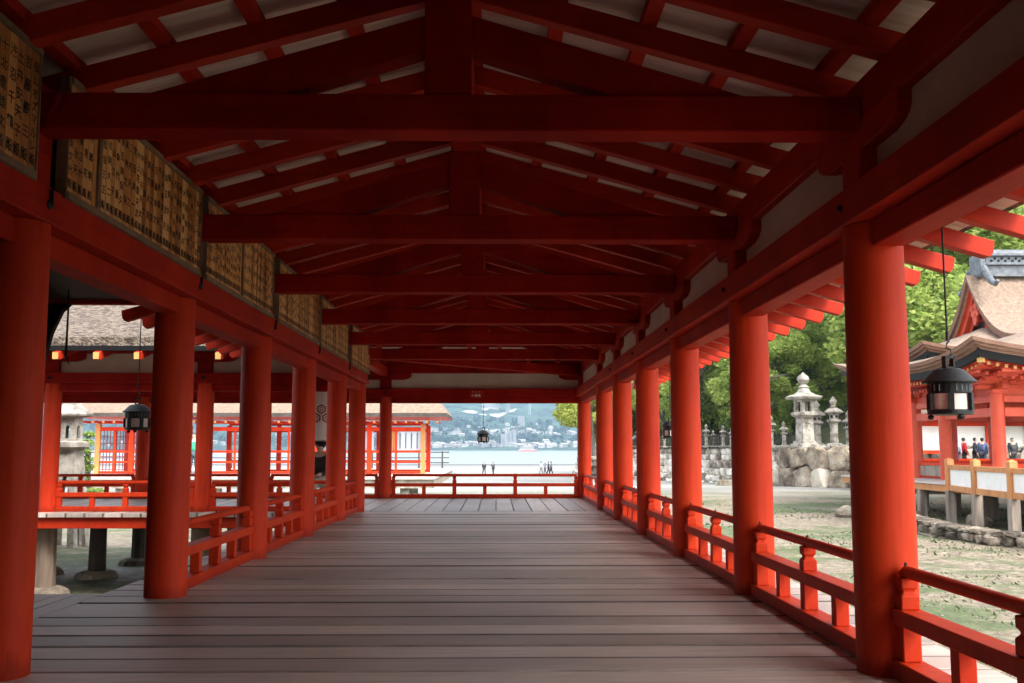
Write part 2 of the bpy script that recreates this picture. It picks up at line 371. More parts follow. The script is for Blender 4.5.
# boards: lapped planks running down the slope
def boards(parent, quads_along, dirn, lo, hi, clip):
    m = MB(); pitch = .30; k = 0; a = lo
    while a < hi:
        b = min(a+pitch+.02, hi); mid = (a+b)/2; d0, d1 = clip(mid)
        if d1-d0 > .1:
            off = .125 + BT + (.012 if k % 2 else .0) ; t = .014
            c = XC if quads_along == 'x' else YR
            vs = []
            for (d, aa, dz) in [(d0, a, 0), (d0, b, .0), (d1, b, .0), (d1, a, 0)]:
                for up in (0, t):
                    z = zs(d) + off + up + dz
                    vs.append((c+dirn*d, aa, z) if quads_along == 'x' else (aa, c+dirn*d, z))
            m.add(vs, [(0,2,4,6), (1,7,5,3), (0,1,3,2), (2,3,5,4), (4,5,7,6), (6,7,1,0)])
        a += pitch; k += 1
    m.build('roof_boards', ROOFB, parent)
E2 = EO - .16
boards(corr, 'x', 1, -6.4, 21.8, lambda y: (max(0, y-YR), E2))
boards(corr, 'x', -1, -6.4, YR, lambda y: (0, min(E2, YR-y)))
boards(cross, 'y', -1, X_END-.6, XC, lambda x: (0, min(E2, XC-x)))
boards(cross, 'y', 1, X_END-.6, 3.2, lambda x: (max(0, x-XC), E2))
# bark roof covering above (rounded thick edge)
def bark(parent, pts, zf, th=.30, edge=None):
    m = MB(); n = len(pts)
    vs = [(x, y, zf(x, y)) for x, y in pts] + [(x, y, zf(x, y)+th) for x, y in pts]
    m.add(vs, [tuple(range(n))[::-1], tuple(range(n, 2*n))], 0)
    m.add(vs, [(i, (i+1) % n, n+(i+1) % n, n+i) for i in range(n)], 1)
    m.build('bark_roof', [BARK, edge or BARKE], parent)
z0 = .125+BT+.03
E3 = EO - .10
bark(corr, [(XC, -6.5), (XC+E3, -6.5), (XC+E3, YR+E3), (XC, YR)], lambda x, y: zs(x-XC)+z0)
bark(corr, [(XC, -6.5), (XC, YR), (XC-E3, YR-E3), (XC-E3, -6.5)], lambda x, y: zs(XC-x)+z0)
bark(cross, [(XC, YR), (X_END-.7, YR), (X_END-.7, YR-E3), (XC-E3, YR-E3)], lambda x, y: zs(YR-y)+z0+(.26 if y > YR-.1 else 0), .13, BARK)
bark(cross, [(XC, YR), (XC+E3, YR+E3), (X_END-.7, YR+E3), (X_END-.7, YR)], lambda x, y: zs(y-YR)+z0, .42)
# dark lower edge of the bark on the cross corridor
MB().box(X_END-.7, XC-E3-.02, YR-E3-.03, YR-E3+.06, zs(E3)+z0-.075, zs(E3)+z0-.003).build('eave_board', BLACK, cross)

# unseen end wall added behind the camera to keep light out
m = MB(); m.box(-4.6, 4.2, -9.6, -9.42, -.2, 3.35); m.build('added_rear_wall', PLAS, corr)
MB().box(XL-.02, XL+.02, -9.4, 2.06, 0.003, 2.04).build('added_shade_wall', DARKW, corr); MB().box(XR-.02, XR+.02, -9.4, 2.06, 0.003, 2.04).build('added_shade_wall', DARKW, corr)  # plank walls added out of view to shade the near bays
sh = empty('added_shade_hall', (-8.8, -1, 0), 0, 'unseen dark plank hall added left of the nearest left column to shade the corridor', 'shrine hall')
m = MB(); m.box(-4.0, 4.0, -8, 10.4, -1.2, 3.2); m.build('wall', DARKW, sh)  # unseen block, added to cut the sky light from the left
m = MB(); m.prism([(-5.0, 3.2), (5.0, 3.2), (0, 5.4)], 'y', -9, 11); m.build('roof', BARK, sh)
for k in range(5):
    m = MB(); m.lathe([(.15, -1.2), (.15, 3.1)], (4.05, 10.3-2.4*k, 0), 20); m.build('column', RED, sh, smooth=True)

# ------------------------------------------------------------------ railings
def railing(parent, along, c, a0, a1, nmid, mat, s=1):
    """railing between a0 and a1 with nmid inner main posts"""
    def bx(m, u0, u1, w, z0, z1):
        if along == 'y': m.box(c-w, c+w, u0, u1, z0, z1)
        else: m.box(u0, u1, c-w, c+w, z0, z1)
    m = MB(); bx(m, a0, a1, .06, .002, .082)
    root = m.build('railing', mat, parent, bevel=.005)
    m = MB(); bx(m, a0, a1, .055, .235, .302); m.build('middle_rail', mat, root, bevel=.005)
    e = .055
    pt = lambda u, z: (c, u, z) if along == 'y' else (u, c, z)
    m = MB(); m.tube([pt(a0+e-.03, .452), pt(a0+e, .462), pt(a1-e, .462), pt(a1-e+.03, .452)], [.022, .028, .028, .022], 12)
    m.build('top_rail', mat, root, smooth=True)
    n = nmid + 2; us = [a0+.045 + (a1-a0-.09)*i/(n-1) for i in range(n)]
    for u in us:
        m = MB(); bx(m, u-.04, u+.04, .04, .083, .234)
        # post above middle rail with a waisted block under the top rail
        q_ = pt(u, 0); m.lathe([(r_*1.414, z_) for r_, z_ in ((.04, .303), (.04, .362), (.027, .374), (.026, .384), (.037, .397), (.038, .439))], (q_[0], q_[1], 0), 4, rot=math.pi/4)
        m.build('post', mat, root, bevel=.004)
    for u0, u1 in zip(us[:-1], us[1:]):
        u = (u0+u1)/2
        m = MB(); bx(m, u-.037, u+.037, .035, .083, .234); m.build('short_strut', mat, root, bevel=.003)
    m = MB()
    for u in us: m.add(*(lambda q: (q.v, q.f))(MB().tube([pt(u, .488), pt(u, .498), pt(u, .503)], [.008, .007, .002], 6)))
    m.build('rail_nail', IRON, root)
ys = [2.2] + RY
for a, b in zip(ys[:-1], ys[1:]): railing(corr, 'y', XR, a+CR-.01, b-CR+.01, 1 if b < 20 else 2, RED)
for a, b in zip(LY[1:-1], LY[2:]): railing(corr, 'y', XL, a+CR-.01, b-CR+.01, 1, RED)
MB().box(XL-.02, XL+.02, 2.07, 4.44, .003, 2.04).build('added_shade_wall', DARKW, corr)  # unseen wall added in the left bay to darken the near ceiling
railing(cross, 'x', 20.4, -2.12, 1.67, 2, RED)
for a, b in zip(BX[1:], BX[:-1]):
    railing(cross, 'x', 20.4, a+.12, b-.12, 1, RED); railing(cross, 'x', 16.2, a+.125, b-.125, 1, RED)

# ------------------------------------------------------------------ floors
m = MB(); P = .29; y = -31*P
rr = random.Random(3)
while y < 16.0:
    dz = rr.uniform(-.005, .004); ga = rr.choice([.009, .012, .016, .022, .026]); m.box(-2.72+rr.uniform(-.006, .006), 2.27+rr.uniform(-.006, .006), y+ga, y+P-.010, -.06, dz); y += P
yend = y
o = m.build('floor', FLOORX, bevel=.003); tag(o, kind='structure')
m = MB(); x = -52*P
while x < 2.2:
    dz = rr.uniform(-.0025, .0025)
    ya = 15.72 if x+P < -2.72 else yend+.003
    m.box(x+.005, x+P-.005, ya, 20.88, -.062, dz); x += P
o = m.build('floor_cross', FLOORY, bevel=.003); o.name = 'floor'; tag(o, kind='structure')
m = MB(); x = -2.725
while x > -7.2:
    m.box(x-P+.005, x-.005, 3.4, 7.09, -.062, rr.uniform(-.006, -.001)); x -= P
o = m.build('floor', FLOORY, bevel=.003); tag(o, kind='structure')
MB().box(-2.55, 2.1, -9, 15.9, -.085, -.064).build('gap_shade_sheet', DARKW, corr)  # dark sheet added under the planks so their gaps look shaded
# red fascias, joists and supporting posts below the floors
m = MB(); m.box(-2.66, -2.58, -9, 15.9, -.25, -.064); m.box(2.13, 2.21, -9, 20.7, -.25, -.064); m.build('fascia', RED, corr, bevel=.004)
m = MB(); m.box(-14.9, -2.5, 15.78, 15.86, -.235, -.064); m.box(-14.9, 2.13, 20.72, 20.80, -.25, -.064); m.build('fascia', RED, cross, bevel=.004)
POSTB = varied('brown_post_wood', (.10, .065, .045), (.24, .17, .125), 5, .8, .4, (1, 1, .12))
def under_post(parent, x, y, r=.15, mat=GREYW):
    MB().lathe([(r*1.06, -1.32), (r, -1.0), (r*.94, -.245)], (x, y, 0), 10, rot=rr.uniform(0, 1)).build('floor_post', mat, parent, smooth=False)
    m = MB(); m.lathe([(.33, -1.5), (.40, -1.34), (.36, -1.22), (.24, -1.17)], (x, y, 0), 9, rot=rr.uniform(0, 1)); m.build('footing_stone', DARKROCK, parent, bevel=.02)
for x in BX[1:]:
    under_post(cross, x, 16.2, .165, POSTB); under_post(cross, x, 18.3, .15, DARKW); under_post(cross, x, 20.4, .15, DARKW); under_post(cross, x+1.2, 18.9, .13, DARKW)
    MB().box(x-.07, x+.07, 15.87, 20.7, -.25, -.07).build('joist', DARKW, cross)
for y in LY + RY[-1:] + [2.2]: under_post(corr, XL, y)
for y in RY + [2.2]: under_post(corr, XR, y)
MB().box(-14.5, -2.6, 18.2, 18.4, -.38, -.255).build('joist', NATW, cross)
for y in (5.0, 6.8): under_post(corr, -4.4, y, .12); under_post(corr, -6.6, y, .12)

# ------------------------------------------------------------------ canopy over the side steps (left, bay 1-2)
can = empty('entrance_canopy', (-4.5, 7.7, 0), label='black ceilinged canopy roof reaching out left beyond the two nearest left columns', cat='canopy')
def cm(m): m.v = [(x+4.5, y-7.7, z) for x, y, z in m.v]; return m
cm(MB().box(-7.4, -2.62, 5.2, 9.86, 2.47, 2.50)).build('ceiling', BLACK, can)
cm(MB().box(-7.4, -2.62, 9.86, 9.94, 2.425, 2.475)).build('fascia', RED, can, bevel=.004)
cm(MB().prism([(5.0, 2.52), (7.5, 3.15), (10.1, 2.52)], 'x', -7.6, -3.6)).build('roof', [BARK], can)
curve = [(-4.20, 2.42), (-4.28, 2.34), (-4.37, 2.13), (-4.44, 1.83), (-4.50, 1.48), (-4.53, 1.20), (-4.62, 1.2), (-4.72, 1.6), (-4.85, 2.1), (-5.0, 2.42)]
cm(MB().prism(curve, 'y', 9.78, 9.855)).build('curved_bracket', BLACK, can, bevel=.004)
for x, y in ((-6.9, 5.5), (-6.9, 9.6)): cm(MB().lathe([(.13, -1.3), (.12, 2.47)], (x, y, 0), 20)).build('column', RED, can, smooth=True)

# ------------------------------------------------------------------ votive name boards (left frieze)
def plank_wood():
    m, nt, b = newmat('name_plank_wood'); L = nt.links.new
    at = N(nt, 'ShaderNodeAttribute', attribute_name='shade'); geo = N(nt, 'ShaderNodeNewGeometry')
    mp = N(nt, 'ShaderNodeMapping'); mp.inputs['Scale'].default_value = (1, 30, 2.5); L(geo.outputs['Position'], mp.inputs['Vector'])
    no = N(nt, 'ShaderNodeTexNoise'); no.inputs['Scale'].default_value = 2; no.inputs['Detail'].default_value = 5; L(mp.outputs[0], no.inputs['Vector'])
    a = N(nt, 'ShaderNodeMath', operation='MULTIPLY_ADD'); L(no.outputs['Fac'], a.inputs[0]); a.inputs[1].default_value = .45; L(at.outputs['Fac'], a.inputs[2])
    r = ramp(nt, [(.15, (.30, .11, .025)), (.5, (.66, .30, .085)), (.95, (.86, .52, .21))]); L(a.outputs[0], r.inputs[0]); L(r.outputs[0], b.inputs['Base Color'])
    b.inputs['Roughness'].default_value = .6
    return m
FRAMEW = varied('board_frame_wood', (.14, .09, .055), (.26, .18, .11), 5, .7, .2); PLANK = plank_wood(); INK = plain('brush_ink', (.012, .010, .010), .7)
_gl = {}
def glyph(ch):
    if ch in _gl: return _gl[ch]
    c = bpy.data.curves.new('g', 'FONT'); c.body = ch; c.size = 1; c.resolution_u = 1; c.offset = .013
    o = bpy.data.objects.new('g', c); COL.objects.link(o); bpy.context.view_layer.update()
    dg = bpy.context.evaluated_depsgraph_get(); me = bpy.data.meshes.new_from_object(o.evaluated_get(dg))
    vs = [(v.co.x, v.co.y) for v in me.vertices]; fs = [tuple(p.vertices) for p in me.polygons]
    bpy.data.objects.remove(o); bpy.data.curves.remove(c); bpy.data.meshes.remove(me)
    if vs:
        x0 = min(v[0] for v in vs); x1 = max(v[0] for v in vs); y0 = min(v[1] for v in vs); y1 = max(v[1] for v in vs)
        vs = [(x-(x0+x1)/2, y-(y0+y1)/2) for x, y in vs]
    _gl[ch] = (vs, fs); return _gl[ch]
SUR = list('土吉横浅山田中村木林森石川原井上下大小高松本藤野内西東南北平谷宮島金白青水火三四五八十千百')
GIV = list('安天子慶一二三正夫和美幸恵信義雄太郎次男文武明光弘清子江代枝花重久保之助治吾平')
tr = random.Random(11)
def name():
    n = tr.choice([5, 5, 6, 7]); s = [tr.choice(SUR), tr.choice(SUR)] + [tr.choice(GIV) for _ in range(n-3)]
    return ''.join(s) + '殿'
LAST = ['浅沼千鶴殿', '土井安天子殿', '吉藤慶三殿', '横山オズマルレ殿']
def votive(y0, y1, label, pitch=.060, last=None, z0=2.235, z1=2.775, splits=()):
    xf = -2.075
    root = empty('votive_board', (xf, (y0+y1)/2, z0), label=label, cat='votive board', group='boards of name planks hung along the left beam')
    yc = (y0+y1)/2
    def loc(m): m.v = [(x-xf, y-yc, z-z0) for x, y, z in m.v]; return m
    m = MB(); m.box(xf-.05, xf-.018, y0, y1, z0-.02, z1+.02)
    m.box(xf-.05, xf+.012, y0, y1, z0-.035, z0-.001); m.box(xf-.05, xf+.012, y0, y1, z1+.001, z1+.03)
    m.box(xf-.05, xf+.006, y0-.012, y0-.001, z0-.035, z1+.03); m.box(xf-.05, xf+.006, y1+.001, y1+.012, z0-.035, z1+.03)
    for s in splits: m.box(xf-.015, xf+.014, s-.014, s+.014, z0, z1)
    loc(m).build('board_frame', FRAMEW, root)
    n = max(1, round((y1-y0)/pitch)); p = (y1-y0)/n
    m = MB(); g = MB(); sh = []
    for k in range(n):
        a = y0+k*p; s = tr.random()**1.3*1.3; dx = tr.uniform(0, .004)
        m.box(xf-.017, xf-.004+dx, a+.0015, a+p-.0015, z0, z1); sh += [s*.55]*8
        if any(abs(a+p/2-q) < p*.5 for q in splits): continue
        txt = name() if not last or k < n-len(last) else last[k-(n-len(last))]
        L_ = len(txt); fs = min(p*.92, (z1-z0-.05)/L_*.94)*tr.uniform(.9, 1)
        top = z1-.035-fs/2 - tr.uniform(0, .03) ; bot = z0+.02+fs/2; st = (top-bot)/(L_-1)
        for i, ch in enumerate(txt):
            vs, ff = glyph(ch); zc = top-st*i
            g.add([(xf-.004+dx+.0015, a+p/2+u*fs, zc+v*fs) for u, v in vs], ff)
    o = loc(m).build('name_planks', PLANK, root)
    at = o.data.attributes.new('shade', 'FLOAT', 'POINT'); at.data.foreach_set('value', sh)
    loc(g).build('lettering', INK, root, recalc=False)
votive(2.30, 4.40, 'nearest board of name planks, cut by the left edge of the picture', last=LAST, pitch=.070)
votive(4.73, 6.90, 'long board of name planks filling the bay between the first and second tie beams', splits=(5.09,))
votive(7.05, 9.20, 'third board of name planks from the viewer, between the second and third tie beams', splits=(8.05,))
votive(9.44, 11.62, 'fourth board of name planks, between the third and fourth tie beams')
votive(11.74, 13.92, 'fifth board of name planks, between the fourth and fifth tie beams')
votive(14.26, 16.30, 'farthest and smallest looking board of name planks, beside the last tie beam')

# ------------------------------------------------------------------ hanging lanterns
def lantern(x, y, zc, ztop, label, s=1.0, rot=0.2):
    root = empty('hanging_lantern', (x, y, zc), rot, label, 'lantern', 'black iron lanterns hung from the eaves')
    r = .12*s
    MB().lathe([(r*.5, .135*s), (r*.72, .125*s), (r*1.12, .075*s), (r*1.28, .058*s), (r*1.28, .050*s), (r*.98, .050*s)][::-1], n=24).build('cap', IRON, root, smooth=True)
    m = MB(); m.lathe([(r*.98, -.015*s), (r, -.01*s), (r, .05*s), (r*.95, .05*s)], n=24)
    m.lathe([(r*.7, -.14*s), (r*1.06, -.135*s), (r*1.06, -.115*s), (r*.97, -.108*s)], n=24)
    for k in range(6):
        t = 2*math.pi*k/6; m.add(*(lambda q: (q.v, q.f))(MB().beam((r*.97*math.cos(t)-.001, r*.97*math.sin(t), -.112*s), (r*.97*math.cos(t)+.02*math.cos(t), r*.97*math.sin(t)+.02*math.sin(t), -.112*s), .032*s, .10*s)))
    for k in range(3):
        t = 2*math.pi*k/3+.5; m.lathe([(.012*s, -.165*s), (.02*s, -.15*s), (.012*s, -.138*s)], (r*.9*math.cos(t), r*.9*math.sin(t), 0), 8)
    m.build('lantern_body', IRON, root)
    MB().lathe([(r*.93, -.110*s), (r*.93, -.012*s)], n=24).build('lantern_pane', PANEW, root, smooth=True)
    m = MB()
    for k in range(24):
        if k % 8 in (0, 7): continue
        t = 2*math.pi*k/24; m.box(r*1.002*math.cos(t)-.003, r*1.002*math.cos(t)+.003, r*1.002*math.sin(t)-.003, r*1.002*math.sin(t)+.003, .0, .04*s)
    m.build('vent_bars', COPPER, root)
    m = MB(); m.box(-.028*s, .028*s, -.02*s, .02*s, .136*s, .145*s); m.box(-.03*s, -.02*s, -.02*s, .02*s, .14*s, .20*s); m.box(.02*s, .03*s, -.02*s, .02*s, .14*s, .20*s); m.box(-.03*s, .03*s, -.02*s, .02*s, .195*s, .21*s)
    m.tube([(.0, 0, .205*s), (.022*s, 0, .225*s), (.018*s, 0, .25*s), (-.01*s, 0, .262*s), (-.004*s, 0, .285*s), (.012*s, 0, .30*s), (0, 0, .315*s)], .0055*s, 8)
    m.tube([(0, 0, .30*s), (0, 0, .36*s)], .009*s, 8); m.tube([(0, 0, .35*s), (0, 0, ztop-zc)], .0055*s, 8)
    m.build('hanger', IRON, root)
    return root
lantern(2.68, 5.84, 1.335, 2.62, 'large black iron lantern hanging at the right in front of the bark roofed hall', 1.0, .15)
lantern(-3.86, 10.80, 1.335, 2.50, 'black iron lantern hanging left of the second left column, in front of the cross corridor')
lantern(-.285, 22.2, 1.27, 2.30, 'small black lantern hanging over the sea view in the far opening', .95)
lantern(2.86, 16.35, 1.31, 2.50, 'small black lantern hanging between the third and fourth right columns before the stone wall', .95)
hook = MB().tube([(-3.90, 9.05, 2.44), (-3.90, 9.05, 1.83), (-3.87, 9.05, 1.76)], [.010, .012, .005], 8).build('hanging_rod', IRON)
tag(hook, 'bare black iron rod hanging beside the left foreground column with no lantern on it', 'rod')

# small direction sign on the far beam
sg = empty('small_sign', (-.40, 20.225, 2.10), 0, 'small red sign with white marks fixed to the middle of the far cross beam', 'sign')
MB().box(-.145, .145, 0, .012, -.085, .075).build('sign_board', REDB, sg)
m = MB()
for i in (-.065, -.002, .06): m.box(i-.009, i+.009, -.0035, -.001, .035, .053)
for i, ch in enumerate('←順路'):
    vs, ff = glyph(ch); fs = .062; m.add([(-.075+i*.066+u*fs, -.002, -.03+v*fs) for u, v in vs], ff)
m.build('sign_lettering', PAPER, sg)

# ------------------------------------------------------------------ white crest lantern + bench in cross corridor
bl = empty('paper_lantern', (-3.03, 17.35, 1.12), 0, 'big white paper lantern with red hexagon crests, seen between the fourth and fifth left columns', 'paper lantern')
MB().lathe([(.14, 0.0), (.23, .03), (.25, .12), (.25, .82), (.23, .90), (.15, .95)], n=32).build('lantern_skin', PAPER, bl, smooth=True)
m = MB(); m.lathe([(.15, -.05), (.16, -.045), (.16, .015), (.14, .02)], n=24); m.lathe([(.15, .945), (.16, .95), (.16, 1.0), (.12, 1.0)], n=24); m.tube([(0, 0, 1.0), (0, 0, 1.12)], .01, 8)
m.build('lantern_rim', BLACK, bl)
CREST = plain('crest_red', (.30, .03, .04), .7)
def hexring(m, ux, uz, r0, r1, rad, th=.003):
    # wraps on the cylinder of radius rad; ux = arc position from the -y direction
    P = lambda r, k: (ux + r*math.sin(math.pi/3*k), uz + r*math.cos(math.pi/3*k))
    W = lambda p, rr: (rr*math.sin(p[0]/rad), -rr*math.cos(p[0]/rad), p[1])
    vs = [W(P(r0, k), rad+th) for k in range(6)] + [W(P(r1, k), rad+th) for k in range(6)]
    m.add(vs, [(k, (k+1) % 6, 6+(k+1) % 6, 6+k) for k in range(6)])
m = MB()
for a in (-1.0, .18, 1.4):
    for (du, dz) in ((0, .10), (-.088, -.05), (.088, -.05)):
        for (q0, q1) in ((.058, .084), (.022, .036)): hexring(m, a*.25+du, .45+dz, q0, q1, .25)
m.build('hexagon_crest', CREST, bl, recalc=False)
bench = empty('bench', (-3.05, 17.55, 0), 0, 'low dark bench in the cross corridor carrying a seated visitor', 'bench')
MB().box(-.55, .55, -.16, .2, .40, .44).build('seat', DARKW, bench, bevel=.004)
for sx in (-.48, .48):
    for sy in (-.12, .16): MB().box(sx-.025, sx+.025, sy-.025, sy+.025, .0035, .398).build('leg', DARKW, bench)

# ------------------------------------------------------------------ people
SKIN = plain('skin', (.55, .33, .24), .55); HAIR = plain('black_hair', (.012, .010, .009), .5)
_pm = {}
def clothmat(c):
    k = tuple(round(v, 3) for v in c)
    if k not in _pm: _pm[k] = varied('clothing', tuple(v*.8 for v in c), c, 8, .8, .2)
    return _pm[k]
def skinned(name, joints, edges, radii, mat, parent, sub=1, root=0):
    me = bpy.data.meshes.new(name); me.from_pydata(joints, edges, [])
    o = bpy.data.objects.new(name, me); COL.objects.link(o)
    me.skin_vertices.new() if hasattr(me.skin_vertices, 'new') else None
    md = o.modifiers.new('Skin', 'SKIN'); md.use_smooth_shade = True
    if not me.skin_vertices:
        bm = bmesh.new(); bm.from_mesh(me); bm.verts.layers.skin.verify(); bm.to_mesh(me); bm.free()
    sv = me.skin_vertices[0].data
    for i, r in enumerate(radii):
        sv[i].radius = r if isinstance(r, tuple) else (r, r)
        sv[i].use_root = (i == root)
    s = o.modifiers.new('Sub', 'SUBSURF'); s.levels = sub; s.render_levels = sub
    bpy.context.view_layer.update(); dg = bpy.context.evaluated_depsgraph_get()
    m2 = bpy.data.meshes.new_from_object(o.evaluated_get(dg)); m2.materials.clear(); m2.materials.append(mat)
    bpy.data.objects.remove(o); bpy.data.meshes.remove(me)
    m2.name = name; r = bpy.data.objects.new(name, m2); link(r, parent); return r
def person(x, y, z, rz, label, top, legs, h=1.65, walk=.12, arms='down', seated=False, hair=HAIR, group=None, sub=1, bag=None, sleeve=True, hat=None):
    s = h/1.72
    root = empty('person', (x, y, z), rz, label, 'person', group)
    a = walk
    if seated:
        hipz, kn = .50, .47
        hips = (0, .0, hipz); J = [hips, (0, .0, .72), (0, .01, .95), (0, .01, 1.02), (0, -.01, 1.07), (0, -.015, 1.16), (0, -.01, 1.24),
             (.19, 0, .95), (.24, -.03, .70), (.14, -.24, .62), (.10, -.30, .60), (-.19, 0, .95), (-.24, -.03, .70), (-.14, -.24, .62), (-.10, -.30, .60),
             (.09, -.03, .49), (.13, -.42, .50), (.13, -.43, .09), (.13, -.55, .03), (-.09, -.03, .49), (-.13, -.42, .50), (-.13, -.43, .09), (-.13, -.55, .03)]
    else:
        J = [(0, 0, .92), (0, .0, 1.15), (0, .0, 1.40), (0, -.005, 1.47), (0, -.015, 1.53), (0, -.02, 1.61), (0, -.01, 1.70),
             (.18, 0, 1.40), (.22, .02, 1.13), (.23, -.06+a*.4, .90), (.23, -.09+a*.4, .82), (-.18, 0, 1.40), (-.22, .02, 1.13), (-.23, -.06-a*.4, .90), (-.23, -.09-a*.4, .82),
             (.09, 0, .88), (.10, -a*.8, .48), (.10, -a*1.2, .09), (.11, -a*1.2-.13, .035), (-.09, 0, .88), (-.10, a*.6, .48), (-.10, a*1.5, .10), (-.11, a*1.5-.11, .045)]
        if arms == 'up':
            J[8] = (.24, -.12, 1.22); J[9] = (.12, -.30, 1.34); J[10] = (.07, -.32, 1.42)
            J[12] = (-.24, -.12, 1.22); J[13] = (-.12, -.30, 1.34); J[14] = (-.07, -.32, 1.42)
    J = [(p[0]*s, p[1]*s, p[2]*s) for p in J]
    E_ = [(0,1),(1,2),(2,3),(3,4),(4,5),(5,6),(2,7),(7,8),(8,9),(9,10),(2,11),(11,12),(12,13),(13,14),(0,15),(15,16),(16,17),(17,18),(0,19),(19,20),(20,21),(21,22)]
    Rr = [(.135,.10),(.12,.09),(.13,.09),.05,.065,.088,.05,.055,.04,.032,.03,.055,.04,.032,.03,.085,.058,.04,.035,.085,.058,.04,.035]
    sc = lambda r, k=1.0: tuple(q*s*k for q in r) if isinstance(r, tuple) else r*s*k
    skinned('body', J, E_, [sc(r) for r in Rr], SKIN, root, sub)
    # jacket / shirt
    ji = [0, 1, 2, 7, 8, 9, 11, 12, 13]; je = [(0,1),(1,2),(2,3),(3,4),(4,5),(2,6),(6,7),(7,8)]
    jr = [(.155,.125),(.145,.115),(.15,.11),.075,.055,.045,.075,.055,.045]
    skinned('jacket', [J[i] for i in ji], je, [sc(r) for r in jr], clothmat(top), root, sub)
    ti = [0, 15, 16, 17, 19, 20, 21]; te = [(0,1),(1,2),(2,3),(0,4),(4,5),(5,6)]
    skinned('trousers', [J[i] for i in ti], te, [sc(r) for r in [(.15,.12),.10,.072,.055,.10,.072,.055]], clothmat(legs), root, sub)
    m = MB(); q = J[5]; k = s
    m.lathe([(.02*k, .115*k), (.07*k, .10*k), (.098*k, .05*k), (.102*k, .0), (.09*k, -.05*k), (.06*k, -.08*k)][::-1], (q[0], q[1]+.022*k, q[2]+.01*k), 14)
    m.build('hair', hair, root, smooth=True)
    m = MB(); fy = q[1]-.087*k
    for sx in (-.03, .03): m.lathe([(.003, -.006*k), (.010*k, 0), (.003, .006*k)], (q[0]+sx*k, fy+.004, q[2]+.012*k), 8)
    m.box(q[0]-.02*k, q[0]+.02*k, fy-.001, fy+.01, q[2]-.045*k, q[2]-.038*k); m.build('eyes_and_mouth', HAIR, root)
    m = MB(); m.prism([(fy-.022*k, q[2]-.018*k), (fy+.01, q[2]-.022*k), (fy+.01, q[2]+.02*k)], 'x', q[0]-.011*k, q[0]+.011*k); m.build('nose', SKIN, root)
    m = MB()
    for p in (J[18], J[22]): m.box(p[0]-.045*s, p[0]+.045*s, p[1]-.05*s, p[1]+.16*s, 0.0, .075*s)
    m.build('shoes', clothmat((.05, .05, .055)), root, bevel=.02)
    m = MB()
    for i, sg_ in ((10, 1), (14, -1)):
        p = Vector(J[i]); d = (p - Vector(J[i-1])).normalized()
        for f_ in range(4):
            o_ = Vector((0, (f_-1.5)*.018*s, 0)); ln = (.075, .088, .083, .066)[f_]*s
            m.tube([p+o_, p+o_+d*ln*.5, p+o_+d*ln+Vector((-sg_*.012, 0, 0))], [.010*s, .009*s, .006*s], 6)
        m.tube([p-d*.02+Vector((0, -.03*s, 0)), p+d*.03*s+Vector((0, -.05*s, 0))], [.011*s, .008*s], 6)
    m.build('fingers', SKIN, root, smooth=True)
    if bag:
        MB().box(-.15*s, .15*s, .11*s, .25*s, 1.02*s, 1.42*s).build('backpack', clothmat(bag), root, bevel=.04, segs=2)
    if hat:
        MB().lathe([(.16*s, .03*s), (.11*s, .04*s), (.105*s, .12*s), (.05*s, .14*s)], (q[0], q[1], q[2]), 16).build('hat', clothmat(hat), root, smooth=True)
    return root
person(-3.06, 17.50, -.035, R(-20), 'person in a black top and beige trousers sitting on the bench below the paper lantern', (.012, .012, .014), (.45, .36, .28), seated=True, sub=2)

# ------------------------------------------------------------------ ground, sea, far shore
from mathutils import noise as mn
def gz(x, y):
    """height of the tidal flat"""
    base = -1.32
    d = max(0.0, y-52) + max(0, -x-40)*.6
    if x < 60: base -= 1.32*min(1, d/95)**.9 + .004*max(0, min(d, 160)-95)
    n = mn.noise(Vector((x*.16, y*.13, 3.1)))*.11 + mn.noise(Vector((x*.5, y*.42, 9.7)))*.045
    if y > 40: n *= .35
    g = math.exp(-(((x-7.2)/.8)**2 + ((y-15.2)/1.1)**2))        # dip holding a puddle
    return base + n*(1-g) - .09*g
ax = lambda lo, hi, fine, far: sorted(set([round(v, 3) for v in list(np.arange(lo, hi, fine))] + far))
gx = ax(-32, 34, .5, [-4000, -2500, -1500, -800, -400, -200, -120, -80, -60, -50, -44, -38, -35, 37, 42, 50, 60, 80, 120, 200, 300, 600])
gy = ax(-14, 60, .5, [-60, -40, -28, -20, 62, 66, 70, 75, 80, 86, 93, 100, 110, 120, 130, 140, 150, 160, 175, 190, 205, 220, 235, 250, 265, 280, 300, 330, 370, 420])
vs = []; fs = []; nx = len(gx)
for yy in gy:
    for xx in gx:
        z = gz(xx, yy)
        if yy > 262: z -= (yy-262)*.05
        if xx < -120 : z -= 2
        vs.append((xx, yy, z))
for j in range(len(gy)-1):
    for i in range(nx-1): fs.append((j*nx+i, j*nx+i+1, (j+1)*nx+i+1, (j+1)*nx+i))
